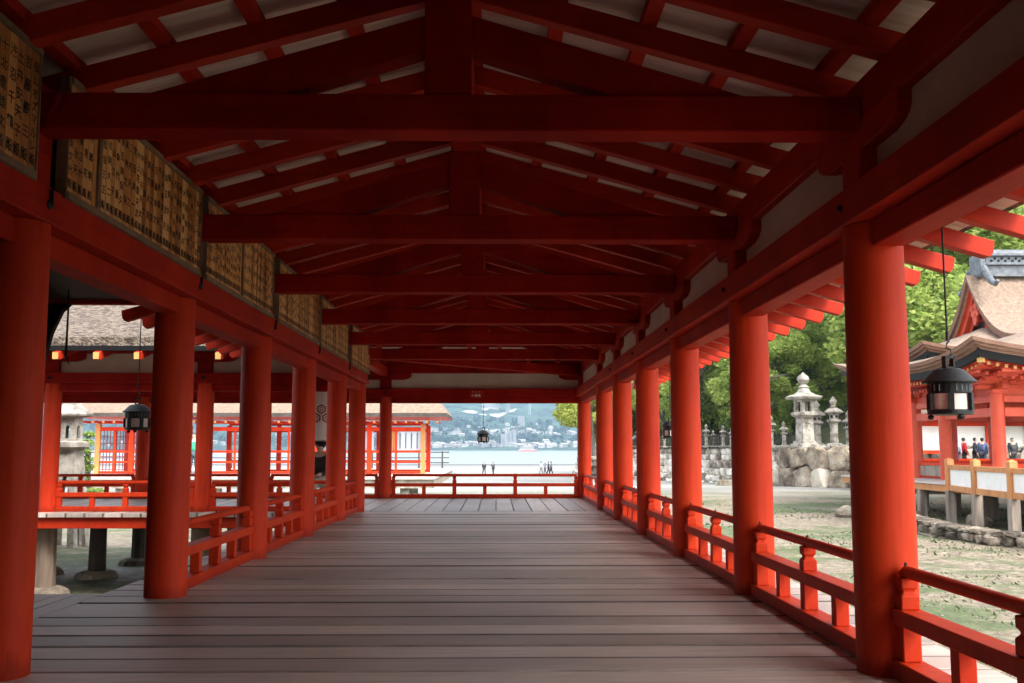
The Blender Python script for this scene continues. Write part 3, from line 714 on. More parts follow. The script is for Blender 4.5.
def ground_mat():
    m, nt, b = newmat('tidal_sand_and_moss'); L = nt.links.new
    geo = N(nt, 'ShaderNodeNewGeometry')
    mp = N(nt, 'ShaderNodeMapping'); mp.inputs['Scale'].default_value = (.55, 1.0, 1); L(geo.outputs['Position'], mp.inputs['Vector'])
    n1 = N(nt, 'ShaderNodeTexNoise'); n1.inputs['Scale'].default_value = .38; n1.inputs['Detail'].default_value = 9; n1.inputs['Roughness'].default_value = .68; L(mp.outputs[0], n1.inputs['Vector'])
    n2 = N(nt, 'ShaderNodeTexNoise'); n2.inputs['Scale'].default_value = 5; n2.inputs['Detail'].default_value = 12; n2.inputs['Roughness'].default_value = .85; L(geo.outputs['Position'], n2.inputs['Vector'])
    n3 = N(nt, 'ShaderNodeTexNoise'); n3.inputs['Scale'].default_value = .12; n3.inputs['Detail'].default_value = 5; L(mp.outputs[0], n3.inputs['Vector'])
    sand = ramp(nt, [(.36, (.06, .042, .025)), (.5, (.21, .165, .11)), (.64, (.42, .36, .27))]); L(n2.outputs['Fac'], sand.inputs[0])
    moss = ramp(nt, [(.36, (.025, .035, .012)), (.52, (.085, .115, .035)), (.66, (.20, .22, .09))]); L(n2.outputs['Fac'], moss.inputs[0])
    mf = ramp(nt, [(.48, (0, 0, 0)), (.56, (1, 1, 1))]); L(n1.outputs['Fac'], mf.inputs[0])
    # moss fades out with distance from the shrine, paler clean sand beyond
    sep = N(nt, 'ShaderNodeSeparateXYZ'); L(geo.outputs['Position'], sep.inputs[0])
    fa = N(nt, 'ShaderNodeMapRange'); fa.inputs['From Min'].default_value = 44; fa.inputs['From Max'].default_value = 62; L(sep.outputs['Y'], fa.inputs['Value'])
    inv = N(nt, 'ShaderNodeMath', operation='SUBTRACT'); inv.inputs[0].default_value = 1; L(fa.outputs[0], inv.inputs[1])
    mm = N(nt, 'ShaderNodeMath', operation='MULTIPLY'); L(mf.outputs[0], mm.inputs[0]); L(inv.outputs[0], mm.inputs[1])
    far = ramp(nt, [(.35, (.17, .165, .15)), (.6, (.33, .32, .29))]); L(n3.outputs['Fac'], far.inputs[0])
    x1 = N(nt, 'ShaderNodeMix', data_type='RGBA'); L(fa.outputs[0], x1.inputs['Factor']); L(sand.outputs[0], x1.inputs['A']); L(far.outputs[0], x1.inputs['B'])
    x2 = N(nt, 'ShaderNodeMix', data_type='RGBA'); L(mm.outputs[0], x2.inputs['Factor']); L(x1.outputs['Result'], x2.inputs['A']); L(moss.outputs[0], x2.inputs['B'])
    wy = ramp(nt, [(.0, (1, 1, 1)), (.70, (.93, .95, .97)), (.78, (.5, .52, .54)), (.86, (.30, .33, .36)), (1, (.25, .28, .3))]); my = N(nt, 'ShaderNodeMapRange'); my.inputs['From Min'].default_value = 60; my.inputs['From Max'].default_value = 285
    L(sep.outputs['Y'], my.inputs['Value']); L(my.outputs[0], wy.inputs[0]); x3 = N(nt, 'ShaderNodeMix', data_type='RGBA', blend_type='MULTIPLY'); x3.inputs['Factor'].default_value = 1; L(x2.outputs['Result'], x3.inputs['A']); L(wy.outputs[0], x3.inputs['B'])
    L(x3.outputs['Result'], b.inputs['Base Color'])
    rg = N(nt, 'ShaderNodeMapRange'); rg.inputs['From Min'].default_value = .35; rg.inputs['From Max'].default_value = .65; rg.inputs['To Min'].default_value = .45; rg.inputs['To Max'].default_value = .95
    L(n3.outputs['Fac'], rg.inputs['Value']); L(rg.outputs[0], b.inputs['Roughness'])
    bp = N(nt, 'ShaderNodeBump'); bp.inputs['Strength'].default_value = .7; bp.inputs['Distance'].default_value = .06; L(n2.outputs['Fac'], bp.inputs['Height']); L(bp.outputs[0], b.inputs['Normal'])
    return m
m = MB(); m.add(vs, fs); o = m.build('ground', ground_mat(), smooth=True); tag(o, kind='structure')
g_ = random.Random(19); PEB = varied('pebble_stone', (.05, .042, .032), (.26, .22, .17), 40, .9, 0); m = MB()
for k in range(5200):
    y = 7+36*g_.random()**1.3; x = g_.uniform(2.5, .60*y+2); q = g_.choice([.010, .012, .016, .02, .026, .045])*(1+y/60)
    if x < 2.9: continue
    z = gz(x, y); a = g_.uniform(0, 3); c_, s_ = math.cos(a)*q, math.sin(a)*q
    m.add([(x+c_, y+s_, z+.003), (x-s_*.7, y+c_*.7, z+.003), (x-c_, y-s_, z+.003), (x+s_*.7, y-c_*.7, z+.003), (x+q*.2, y, z+q*.5)], [(0, 1, 4), (1, 2, 4), (2, 3, 4), (3, 0, 4)])
tag(m.build('pebbles', PEB, recalc=False), 'small dark pebbles and shells scattered over the mossy flat at the right', 'pebbles', kind='stuff')
WEED = varied('green_weed', (.02, .035, .01), (.09, .13, .035), 3, .7, .2)
m = MB()
for k in range(9000):
    y = 8+34*g_.random()**1.2; x = g_.uniform(3, .60*y+2)
    if mn.noise(Vector((x*.35, y*.5, 4.4))) < .08 or x < 3: continue
    z = gz(x, y); q = g_.uniform(.02, .07)*(1+y/50); a = g_.uniform(0, 3.1); c_, s_ = math.cos(a)*q, math.sin(a)*q
    m.add([(x-c_*.5, y-s_*.5, z-.01), (x+c_*.5, y+s_*.5, z-.01), (x+c_*.7+g_.uniform(-q, q)*.5, y+s_*.7, z+q*g_.uniform(.3, .9))], [(0, 1, 2)])
tag(m.build('weed', WEED, recalc=False), 'thin green weed growing in patches on the tidal flat at the right', 'weed', kind='stuff')
def water_mat(name, col, rough, scale, bump):
    m, nt, b = newmat(name); L = nt.links.new
    b.inputs['Base Color'].default_value = (*col, 1); b.inputs['Roughness'].default_value = rough; b.inputs['IOR'].default_value = 1.333
    geo = N(nt, 'ShaderNodeNewGeometry'); no = N(nt, 'ShaderNodeTexNoise'); no.inputs['Scale'].default_value = scale; no.inputs['Detail'].default_value = 4; L(geo.outputs['Position'], no.inputs['Vector'])
    bp = N(nt, 'ShaderNodeBump'); bp.inputs['Strength'].default_value = bump; bp.inputs['Distance'].default_value = .1; L(no.outputs['Fac'], bp.inputs['Height']); L(bp.outputs[0], b.inputs['Normal'])
    return m
m = MB(); m.add([(-34, -14, -1.425), (36, -14, -1.425), (36, 44, -1.425), (-34, 44, -1.425)], [(0, 1, 2, 3)])
o = m.build('puddle_water', water_mat('puddle_water', (.10, .10, .07), .04, 3, .02)); tag(o, kind='structure')
m = MB(); m.add([(-5000, 150, -3.05), (4000, 150, -3.05), (4000, 2600, -3.05), (-5000, 2600, -3.05)], [(0, 1, 2, 3)])
o = m.build('sea', water_mat('sea_water', (.17, .21, .23), .3, .5, .5)); tag(o, kind='structure')

FOREST = varied('far_forest', (.005, .020, .017), (.040, .090, .050), .02, .95, .8, bscale=.05, detail=12, bdist=12, lo=.4, hi=.6)
def hz(x, y):
    t = max(0, min(1, (y-2150)/1500)); n = mn.fractal(Vector((x*.0011, y*.0011, 1.7)), .9, 2.1, 5)
    rise = 330*(t**1.15)*(1+.45*n) ; low = 38*max(0, mn.noise(Vector((x*.004, y*.004, 5))))*min(1, max(0, (y-2080)/120))
    return -2.6 + max(0, rise) + low
hx = np.linspace(-3800, 3000, 150); hy = np.linspace(2020, 4400, 60)
vs = [(a, b_, hz(a, b_)) for b_ in hy for a in hx]
fs = [(j*150+i, j*150+i+1, (j+1)*150+i+1, (j+1)*150+i) for j in range(59) for i in range(149)]
m = MB(); m.add(vs, fs); o = m.build('hills', FOREST, smooth=True); tag(o, kind='structure')
# bare cleared slopes on the far hills, laid on the terrain
BARE = varied('cleared_slope', (.22, .21, .18), (.40, .38, .34), .03, .9, .3, bscale=.1)
def far_pt(px, py):
    """walk a ray from the eye until it meets the hills (used once, to find where a landmark stands)"""
    dx = (px-496)/995.6; dz = (448.5-py)/995.6; yy = 2030
    while yy < 4300:
        if hz(dx*yy, yy) > 1 + dz*yy: return dx*yy, yy
        yy += 8
    return dx*3600, 3600
def patch(poly):
    c = far_pt(sum(p[0] for p in poly)/len(poly), sum(p[1] for p in poly)/len(poly))
    P3 = []
    for px, py in poly:
        x, y = far_pt(px, py); P3.append((x, y))
    cx_ = sum(p[0] for p in P3)/len(P3); cy_ = sum(p[1] for p in P3)/len(P3)
    n = 7; m = MB(); vs = []; k = len(P3)
    for r_ in range(n+1):
        for q in P3:
            x = cx_+(q[0]-cx_)*r_/n; y = cy_+(q[1]-cy_)*r_/n; vs.append((x, y, hz(x, y)+2.5))
    fs = [(r_*k+i, r_*k+(i+1) % k, (r_+1)*k+(i+1) % k, (r_+1)*k+i) for r_ in range(n) for i in range(k)]
    m.add(vs, fs); o = m.build('cleared_ground', BARE); tag(o, kind='structure')
patch([(462, 413.2), (466, 412), (473, 411.8), (478, 413.4), (476, 415), (468, 414.6)])
patch([(478, 415.4), (486, 416), (487, 417), (479, 416.4)])
patch([(489, 415.8), (496, 414.6), (499, 415.4), (503, 413.6), (507, 414.4), (503, 417.2), (498, 419), (491, 417.6)])
patch([(508, 412.2), (513, 410.4), (517, 409.8), (514, 413), (509, 414)])
patch([(482, 404), (498, 404), (497, 409), (490, 409.5), (487, 412), (482, 412)])
HW = varied('far_house_wall', (.16, .15, .14), (.42, .40, .37), .02, .8, 0); HR = plain('far_house_roof', (.30, .28, .27), .8); HG = plain('far_house_window', (.12, .14, .17), .3)
def house(w, d, h, gable=True):
    m = MB(); m.box(-w/2, w/2, -d/2, d/2, -4, h, 0)
    if gable: m.prism([(-d/2-.5, h), (d/2+.5, h), (0, h+d*.28)], 'x', -w/2-.4, w/2+.4, 1)
    else: m.box(-w/2-.3, w/2+.3, -d/2-.3, d/2+.3, h, h+.5, 0)
    for k in range(int(w//4)): m.box(-w/2+1+4*k, -w/2+3+4*k, -d/2-.1, -d/2+.05, h*.35, h*.7, 2)
    return m
protos = [house(12, 9, 6), house(16, 11, 7), house(10, 10, 9, False), house(22, 12, 8, False), house(14, 8, 5)]
pobj = []
hr = random.Random(21)
def put_house(x, y, k, s=1):
    if k >= len(pobj) or True:
        pass
    o = pobj[k]
    if o.get('used'):
        c = o.copy(); COL.objects.link(c)
        if 'used' in c: del c['used']
        o2 = c
    else: o['used'] = 1; o2 = o
    o2.location = (x, y, hz(x, y)); o2.rotation_euler = (0, 0, hr.uniform(-.6, .6)); o2.scale = (s, s, s)
    return o2
for k, p in enumerate(protos):
    o = p.build('town_house', [HW, HR, HG]); tag(o, 'small pale house in the town spread along the foot of the far hills', 'house', 'town houses on the far shore'); pobj.append(o)
n_h = 0
while n_h < 295:
    r_ = hr.random()
    if r_ < .55: py = hr.uniform(443.5, 448)
    elif r_ < .92: py = hr.uniform(430, 439)
    else: py = hr.uniform(425, 431)
    px = hr.uniform(432, 600) if hr.random() < .72 else hr.uniform(-40, 432)
    if 500 < px < 575 and 436 < py < 442: continue
    if py < 431 and not (455 < px < 560): continue
    x, y = far_pt(px, py)
    if y > 4000: continue
    put_house(x+hr.uniform(-8, 8), y, hr.randrange(5), hr.uniform(.55, 1.05)); n_h += 1
for o in pobj:
    if 'used' in o: del o['used']
g_ = random.Random(4); cl = []
for k in range(520):
    px = g_.uniform(-40, 600); py = g_.choice([g_.uniform(438, 446), g_.uniform(420, 436)])
    x, y = far_pt(px, py)
    if y < 4200: cl.append((x, y, hz(x, y)+5, g_.uniform(7, 15)))
GROVE = cl
# apartment towers
def block(px, py_base, w, hh, label, grp=None, d=18, floors=12, yfix=None):
    x, y = far_pt(px, py_base)
    if yfix: y = yfix; x = (px-496)/995.6*y
    z = hz(x, y) if y > 2020 else -2.6
    r_ = empty('apartment_block', (x, y, z), 0, label, 'apartment block', grp)
    MB().box(-w/2, w/2, -d/2, d/2, -5, hh).build('wall', HW, r_)
    MB().box(-w/2-.6, w/2+.6, -d/2-.6, d/2+.6, hh, hh+1.2).build('roof', HR, r_)
    m = MB()
    for f in range(1, floors): 
        m.box(-w/2+1, w/2-1, -d/2-.35, -d/2+.2, hh*f/floors, hh*f/floors+hh/floors*.42)
    m.build('balcony_windows', HG, r_)
block(503.5, 446, 11, 24, 'lowest and leftmost of the four pale apartment towers on the far shore', 'apartment towers by the water')
block(507.2, 446, 9, 27, 'second of the four pale apartment towers on the far shore, counted from the left', 'apartment towers by the water')
block(510.5, 446, 9, 31, 'third of the four pale apartment towers on the far shore, counted from the left', 'apartment towers by the water')
block(514.0, 446, 9, 34, 'tallest and rightmost of the four pale apartment towers on the far shore', 'apartment towers by the water')
block(521, 427, 17, 24, 'single white block standing alone on the wooded slope above the far town', None)
block(507.5, 413, 12, 36, 'slim white tower high on the far hillside at the cleared ground', None)
block(491, 409, 45, 18, 'wide white building high on the far hillside beside the cleared ground', None, floors=4)
# pylon
x, y = far_pt(529.6, 415)
m = MB(); z = hz(x, y)
for sx in (-3, 3):
    for sy in (-3, 3): m.tube([(x+sx, y+sy, z-2), (x+sx*.12, y+sy*.12, z+42)], .35, 4)
for k in range(4): m.box(x-7+k, x+7-k, y-.2, y+.2, z+26+k*5, z+26.5+k*5)
tag(m.build('power_pylon', plain('pylon_steel', (.6, .62, .65), .5)), 'thin steel power pylon standing on the far hillside', 'pylon')
# ferry
fy_ = 1300; fx = (527.5-496)/995.6*fy_
fer = empty('ferry', (fx, fy_, -3.05), 0, 'white ferry with a red stripe crossing the water before the far town', 'ferry')
m = MB(); m.prism([(-12, 0), (9, 0), (12, 3), (12, 3.6), (-12, 3.6)], 'y', -3, 3); m.build('hull', HW, fer)
MB().box(-12.02, 11.2, -3.05, 3.05, .3, 1.3).build('stripe', plain('ferry_red', (.6, .05, .03), .5), fer)
m = MB(); m.box(-9, 8, -2.6, 2.6, 3.6, 6.2); m.box(-6, 6, -2.2, 2.2, 6.2, 8.4); m.box(0, 4, -1.8, 1.8, 8.4, 10.2); m.box(-4, -2, -.8, .8, 8.4, 11.5); m.build('superstructure', HW, fer)
MB().box(-8, 7, -2.65, 2.65, 4.4, 5.3).build('window_band', HG, fer)

# people on the beach
def at(px, yy): return (px-496)/995.6*yy
for px, lab, top, legs, rz in ((484.2, 'left one of the two dark clothed people standing on the wet sand', (.03, .035, .05), (.03, .035, .05), .3), (493.3, 'right one of the two people on the wet sand, holding up a camera', (.10, .11, .14), (.05, .05, .07), -.5)):
    yy = 135; person(at(px, yy), yy, gz(at(px, yy), yy), rz, lab, top, legs, 1.72, arms='up' if px > 490 else 'down', walk=.2, sub=0, hair=HAIR)
for px, lab, top, legs in ((541.3, 'leftmost of the four people grouped on the far sand, dressed in white', (.75, .74, .72), (.5, .5, .5)), (545.2, 'second person from the left in the group of four on the sand, shorter, in grey', (.35, .36, .40), (.06, .06, .08)),
                           (548.2, 'third person from the left in the group of four on the sand, in dark blue', (.05, .06, .10), (.04, .04, .06)), (551.2, 'rightmost and tallest of the four people grouped on the sand', (.25, .26, .32), (.06, .06, .08))):
    yy = 138; person(at(px, yy), yy+(px % 2), gz(at(px, yy), yy), px, lab, top, legs, 1.5 if px == 545.2 else 1.75, walk=.15, sub=0, group='people standing together on the beach')

# ------------------------------------------------------------------ upland behind the stone wall, wall, hillside
WL = [(31, 52), (25.5, 60.5), (21.5, 66), (18.8, 77), (17, 86), (12.5, 100), (9.4, 112), (9.6, 122), (40, 190), (90, 260)]   # foot line of the wall
WT = 1.15
def wall_dir(i):
    a = Vector(WL[max(0, i-1)]); b = Vector(WL[min(len(WL)-1, i+1)]); d = (b-a).normalized(); return Vector((d.y, -d.x))   # towards the land (right)
def upz(x, y):
    d = math.hypot(max(0, x-26), 0)*1.0 + max(0, y-120)*.3
    return WT - .02 + max(0, x-34)*.42 + max(0, y-105)*.12*(1 if x > 14 else 0) + mn.noise(Vector((x*.05, y*.05, 2)))*1.5*min(1, max(0, x-34)/12)
# land: strips going inland from the wall top line
m = MB(); rows = []
inl = [0.35, 2, 5, 9, 14, 20, 28, 38, 50, 66, 90, 120]
for i, p in enumerate(WL):
    n = Vector((1, 0)) if i < 5 else wall_dir(i)
    n = Vector((.94, .34)).normalized() if i >= 3 else Vector((.97, -.24))
    rows.append([(p[0]+n.x*d, p[1]+n.y*d) for d in inl])
vs = []
for r_ in rows:
    for k, (x, y) in enumerate(r_):
        z = WT-.02 if k < 2 else WT-.02 + (inl[k]-5)*.36*(inl[k] > 5) + mn.noise(Vector((x*.06, y*.06, 2)))*1.2*(inl[k] > 9)
        vs.append((x, y, min(z, 26)))
K = len(inl)
fs = [(i*K+k, i*K+k+1, (i+1)*K+k+1, (i+1)*K+k) for i in range(len(rows)-1) for k in range(K-1)]
m.add(vs, fs)
HILLG = varied('forest_floor', (.05, .06, .025), (.13, .13, .06), .5, .95, .5)
o = m.build('hillside', HILLG, smooth=True); tag(o, kind='structure')
LANDV = [Vector(v) for v in vs]
def land_z(x, y):
    best = min(LANDV, key=lambda v: (v.x-x)**2 + (v.y-y)**2); return best.z
# stone wall: fitted boulders over a dark core
def stones(path, h0, h1, size, mat, depth=.55, seed=1, jit=.25, lean=.12):
    r_ = random.Random(seed); m = MB()
    segs = []; tot = 0
    for a, b in zip(path[:-1], path[1:]):
        l = math.dist(a, b); segs.append((tot, l, a, b)); tot += l
    def P(t):
        for s0, l, a, b in segs:
            if t <= s0+l or (s0, l, a, b) == segs[-1]:
                u = (t-s0)/l; d = ((b[0]-a[0])/l, (b[1]-a[1])/l); return (a[0]+(b[0]-a[0])*u, a[1]+(b[1]-a[1])*u, d)
    ico = bmesh.new(); bmesh.ops.create_icosphere(ico, subdivisions=3, radius=1); iv = [v.co.copy() for v in ico.verts]; ifc = [tuple(v.index for v in f.verts) for f in ico.faces]; ico.free()
    z = h0; row = 0
    while z < h1:
        hh = min(size*r_.uniform(.7, 1.15), h1-z+.12*size); t = -size*.3*(row % 2)
        while t < tot:
            w = size*r_.uniform(.75, 1.65); x, y, d = P(max(0.01, min(tot-.01, t+w/2))); sd = r_.uniform(0, 99)
            hz_ = hh*r_.uniform(.93, 1.12); zc = z+hh/2; rot = r_.uniform(-.25, .25); dep = depth*r_.uniform(.75, 1.15)
            nrm = (d[1], -d[0]); off = (zc-h0)*lean
            vs = []
            for v in iv:
                c = Vector([math.copysign(abs(q)**.48, q) for q in v])        # squarish pebble
                c *= 1 + .20*mn.noise(v*1.6+Vector((sd, 0, 0))) + .06*mn.noise(v*5+Vector((0, sd, 0)))
                u, q, ww = c.x*w*.485, c.y*dep, c.z*hz_*.49
                u, ww = u*math.cos(rot)-ww*math.sin(rot), u*math.sin(rot)+ww*math.cos(rot)
                vs.append((x+d[0]*u+nrm[0]*(q+off), y+d[1]*u+nrm[1]*(q+off), zc+ww))
            m.add(vs, ifc); t += w
        z += hh*.93; row += 1
    return m, tot
wall = empty('stone_wall', (21.5, 66, -1.5), 0, 'long retaining wall of fitted boulders along the shore with stone lanterns on top', 'stone wall')
def rel(m, o=(21.5, 66, -1.5)): m.v = [(x-o[0], y-o[1], z-o[2]) for x, y, z in m.v]; return m
mm_, _ = stones([(30, 53.5), (25.5, 60.5), (21.5, 66), (20.2, 71)], -1.75, .95, 1.45, ROCK, seed=5)
rel(mm_).build('boulders', ROCK, wall, smooth=True, recalc=False)
mm_, _ = stones([(20.2, 71), (18.8, 77), (17, 86), (12.5, 100), (9.4, 112), (9.6, 122)], -2.3, .95, .62, ROCKP, seed=6, depth=.5, lean=.35)
rel(mm_).build('rubble', ROCKP, wall, smooth=True, recalc=False)
mm_, _ = stones([(30.4, 53.7), (25.9, 60.7), (21.9, 66.2), (20.7, 71), (19.6, 77), (18.3, 86.3), (14, 100.6), (10.6, 112)], .85, 1.15, .42, ROCKP, seed=8, depth=.35)
rel(mm_).build('coping_stones', STONE, wall, smooth=True, recalc=False)
m = MB()
for (a, b) in zip(WL[:8-1], WL[1:8]):
    n = Vector((b[1]-a[1], -(b[0]-a[0]))).normalized()
    m.add([(a[0]+n.x*.25, a[1]+n.y*.25, -2.8), (b[0]+n.x*.25, b[1]+n.y*.25, -2.8), (b[0]+n.x*1.1, b[1]+n.y*1.1, 1.08), (a[0]+n.x*1.1, a[1]+n.y*1.1, 1.08)], [(0, 1, 2, 3)])
rel(m).build('wall_core', DARKROCK, wall)
# pointed rubble heap at the wall end
mm_, _ = stones([(8.0, 103), (10.5, 104.5), (12, 106)], -2.4, .2, .9, ROCKP, seed=9, depth=1.0, lean=.8)
tag(mm_.build('rock_heap', ROCKP, smooth=True, recalc=False), 'sloping heap of pale rubble at the seaward wall end, by the far corner column', 'rock heap')
# low grey kerb block and little rocks on the flat
mm_ = MB().box(15.6, 19.2, 70, 71, -1.75, -1.2); tag(mm_.build('kerb_block', DARKROCK, bevel=.05), 'long low grey stone block on the sand before the rubble wall', 'stone block')
def rock(x, y, s, label):
    bm = bmesh.new(); bmesh.ops.create_icosphere(bm, subdivisions=3, radius=s)
    for v in bm.verts:
        v.co *= 1+.35*mn.noise(v.co/s*1.3+Vector((x, y, 0))); v.co.z *= .7
    me = bpy.data.meshes.new('rock'); bm.to_mesh(me); bm.free(); me.materials.append(DARKROCK)
    o = bpy.data.objects.new('rock', me); link(o); o.location = (x, y, gz(x, y)+s*.2); tag(o, label, 'rock')
rock(at(845, 34), 34, .42, 'dark rock lying alone on the mossy flat between the two nearest right columns')

# ------------------------------------------------------------------ stone lanterns
def stone_lantern(x, y, z, h, label, rot=0, style=0, group='stone lanterns on top of the wall'):
    root = empty('stone_lantern', (x, y, z), rot, label, 'stone lantern', group); s = h
    n = 6
    q = math.pi/6
    if style == 0:     # broad roofed lantern on a square inscribed shaft
        m = MB(); m.lathe([(.20*s, -.05), (.20*s, .035*s), (.16*s, .04*s), (.16*s, .075*s)], n=4, rot=math.pi/4); m.build('base', STONE, root, bevel=.01)
        m = MB(); m.lathe([(.125*s, .076*s), (.115*s, .38*s)], n=4, rot=math.pi/4); m.build('shaft', STONE, root, bevel=.01)
        m = MB(); m.lathe([(.12*s, .381*s), (.19*s, .42*s), (.195*s, .455*s), (.15*s, .465*s)], n=6); m.build('platform', STONE, root, bevel=.008)
        m = MB()
        for k in range(4):
            t = math.pi/4+k*math.pi/2; cx_, cy_ = .105*s*math.cos(t), .105*s*math.sin(t); m.box(cx_-.022*s, cx_+.022*s, cy_-.022*s, cy_+.022*s, .466*s, .60*s)
        m.box(-.1*s, .1*s, -.1*s, .1*s, .60*s, .625*s); m.build('firebox', STONE, root, bevel=.005)
        m = MB(); m.lathe([(.13*s, .626*s), (.25*s, .635*s), (.275*s, .665*s), (.262*s, .672*s), (.17*s, .695*s), (.10*s, .735*s), (.07*s, .78*s)], n=6); m.build('roof', STONE, root, bevel=.008)
        m = MB(); m.lathe([(.055*s, .781*s), (.075*s, .80*s), (.05*s, .82*s), (.035*s, .84*s), (.06*s, .86*s), (.085*s, .90*s), (.07*s, .945*s), (.03*s, .975*s), (.006*s, 1.0*s)], n=16); m.build('finial', STONE, root, smooth=True)
        m = MB()
        for k in range(5): m.box(-.004*s-.02*s*(k % 2), .02*s, -.0875*s, -.0865*s+.002, .12*s+k*.045*s, .135*s+k*.045*s); m.box(-.03*s, -.024*s+.01*s, -.0875*s, -.085*s, .125*s+k*.045*s, .15*s+k*.045*s)
        m.build('carving', DARKROCK, root)
    else:
        m = MB(); m.lathe([(.19*s, -.05), (.19*s, .04*s), (.13*s, .07*s)], n=6); m.build('base', STONE, root, bevel=.01)
        m = MB(); m.lathe([(.085*s, .071*s), (.075*s, .25*s), (.085*s, .27*s), (.075*s, .29*s), (.08*s, .46*s)], n=14); m.build('shaft', STONE, root, smooth=True)
        m = MB(); m.lathe([(.085*s, .461*s), (.15*s, .50*s), (.15*s, .53*s), (.10*s, .54*s)], n=6); m.build('platform', STONE, root, bevel=.006)
        m = MB(); m.lathe([(.095*s, .541*s), (.105*s, .65*s)], n=6); m.build('firebox', STONE, root, bevel=.005)
        m = MB()
        for k in range(6):
            t = k*math.pi/3+q; r_ = .0895*s; cx_, cy_ = r_*math.cos(t), r_*math.sin(t); m.box(cx_-.018*s, cx_+.018*s, cy_-.018*s, cy_+.018*s, .57*s, .62*s)
        m.build('opening', BLACK, root)
        m = MB(); m.lathe([(.11*s, .651*s), (.19*s, .665*s), (.20*s, .69*s), (.15*s, .73*s), (.08*s, .77*s)], n=6); m.build('roof', STONE, root, bevel=.008)
        m = MB(); m.lathe([(.045*s, .771*s), (.07*s, .80*s), (.035*s, .82*s), (.065*s, .86*s), (.075*s, .90*s), (.045*s, .95*s), (.006*s, 1.0*s)], n=14); m.build('finial', STONE, root, smooth=True)
def on_wall(px, dist): return at(px, dist), dist
for px, d_, pyt, lab, st in ((805, 65.5, 372, 'largest stone lantern, wide roofed with an inscribed square shaft, on the boulder wall', 0), (834.5, 67, 396, 'slender stone lantern on the boulder wall, right of the largest one', 1),
                         (817.5, 70, 400, 'slender stone lantern standing just behind the right side of the largest one', 1), (784, 68, 421, 'short stone lantern on the boulder wall, left of the largest one', 1),
                         (771, 70, 415, 'stone lantern half hidden by the second right column, above the boulders', 1), (723, 82, 425, 'stone lantern on the rubble wall, right in the middle of the gap between columns', 1),
                         (706, 84, 424, 'stone lantern on the pale rubble wall beside the third right column', 1), (713, 90, 430, 'small farther stone lantern between two nearer ones on the rubble wall', 1),
                         (731, 80, 427, 'stone lantern on the rubble wall beside the second right column', 1), (664, 88, 432, 'stone lantern on the rubble wall seen below the small hanging lantern', 1), (849, 72, 410, 'stone lantern on the wall close to the nearest right column', 1)):
    x, y = on_wall(px, d_); zt = 1 + (448.5-pyt)/995.6*y
    stone_lantern(x, y, WT-.02, zt-WT, lab, .3, st)
# wooden fence slats behind the lanterns
m = MB()
for k in range(60): m.box(-6+k*.2, -5.92+k*.2, -.02, .02, 0, 1.15)
m.box(-6, 6, .02, .06, .9, 1.0); m.box(-6, 6, .02, .06, .25, .35)
o = m.build('wooden_fence', DARKW); o.location = (21, 86, WT-.02); o.rotation_euler = (0, 0, R(-60)); tag(o, 'dark slatted wooden fence behind the stone lanterns on the wall', 'fence')
person(at(594, 104), 104, -1.35, .4, 'person in dark blue standing on the rubble between the last two right columns', (.05, .07, .13), (.03, .03, .05), 1.7, sub=0)

# large pale stone lantern in the flat at the left
sl = empty('stone_lantern', (at(74, 24), 24, gz(at(74, 24), 24)), .25, 'big pale stone lantern with arched openings standing beyond the cross corridor at the far left', 'stone lantern')
def arch_ring(r0, r1, z0, z1, n, aw, ah, name, par, th=.07):
    m = MB(); K = 8
    for k in range(n):
        t0 = 2*math.pi*k/n; t1 = 2*math.pi*(k+1)/n
        def S(u, v):
            f = (v-z0)/(z1-z0); r_ = r0+(r1-r0)*f; a = (r_*math.cos(t0), r_*math.sin(t0)); b = (r_*math.cos(t1), r_*math.sin(t1)); return (a[0]+(b[0]-a[0])*u, a[1]+(b[1]-a[1])*u, v)
        zb = z0 + (z1-z0)*(.12 if aw < .45 else 0)
        outl = [(0, z0), (.5-aw/2, z0)] ; inner = [(.5-aw/2, zb)] + [(.5-aw/2*math.cos(math.pi*i/K), zb+(z1-z0)*ah*(.72+.28*math.sin(math.pi*i/K))) for i in range(K+1)] + [(.5+aw/2, zb)]
        # left jamb, right jamb, top pieces
        polys = [[(0, z0), (.5-aw/2, z0), inner[1], (.5-aw/2, z1), (0, z1)], [(1, z0), (1, z1), (.5+aw/2, z1), inner[-2], (.5+aw/2, z0)]]
        for i in range(1, K+1): polys.append([inner[i], inner[i+1], (inner[i+1][0], z1), (inner[i][0], z1)])
        if zb > z0: polys.append([(.5-aw/2, z0), (.5+aw/2, z0), (.5+aw/2, zb), (.5-aw/2, zb)])
        for pl in polys:
            vs = [S(u, v) for u, v in pl]; nn = len(vs); vi = [(x*(1-th/.4), y*(1-th/.4), z) for x, y, z in vs]
            m.add(vs+vi, [tuple(range(nn)), tuple(range(nn, 2*nn))[::-1]] + [(i, (i+1) % nn, nn+(i+1) % nn, nn+i) for i in range(nn)])
    return m.build(name, STONE, par)
arch_ring(.56, .34, 0, 2.25, 6, .5, .75, 'legs', sl)
MB().lathe([(.33, 2.252), (.46, 2.33), (.47, 2.44), (.36, 2.47)], n=24).build('platform', STONE, sl, smooth=True)
arch_ring(.30, .29, 2.471, 3.02, 6, .38, .55, 'firebox', sl)
MB().lathe([(.30, 3.021), (.50, 3.06), (.52, 3.12), (.38, 3.22), (.24, 3.33), (.22, 3.40), (.26, 3.44)], n=6).build('roof', STONE, sl, bevel=.01)
MB().lathe([(.16, 3.441), (.2, 3.5), (.12, 3.58), (.16, 3.66), (.10, 3.8), (.01, 3.9)], n=16).build('finial', STONE, sl, smooth=True)

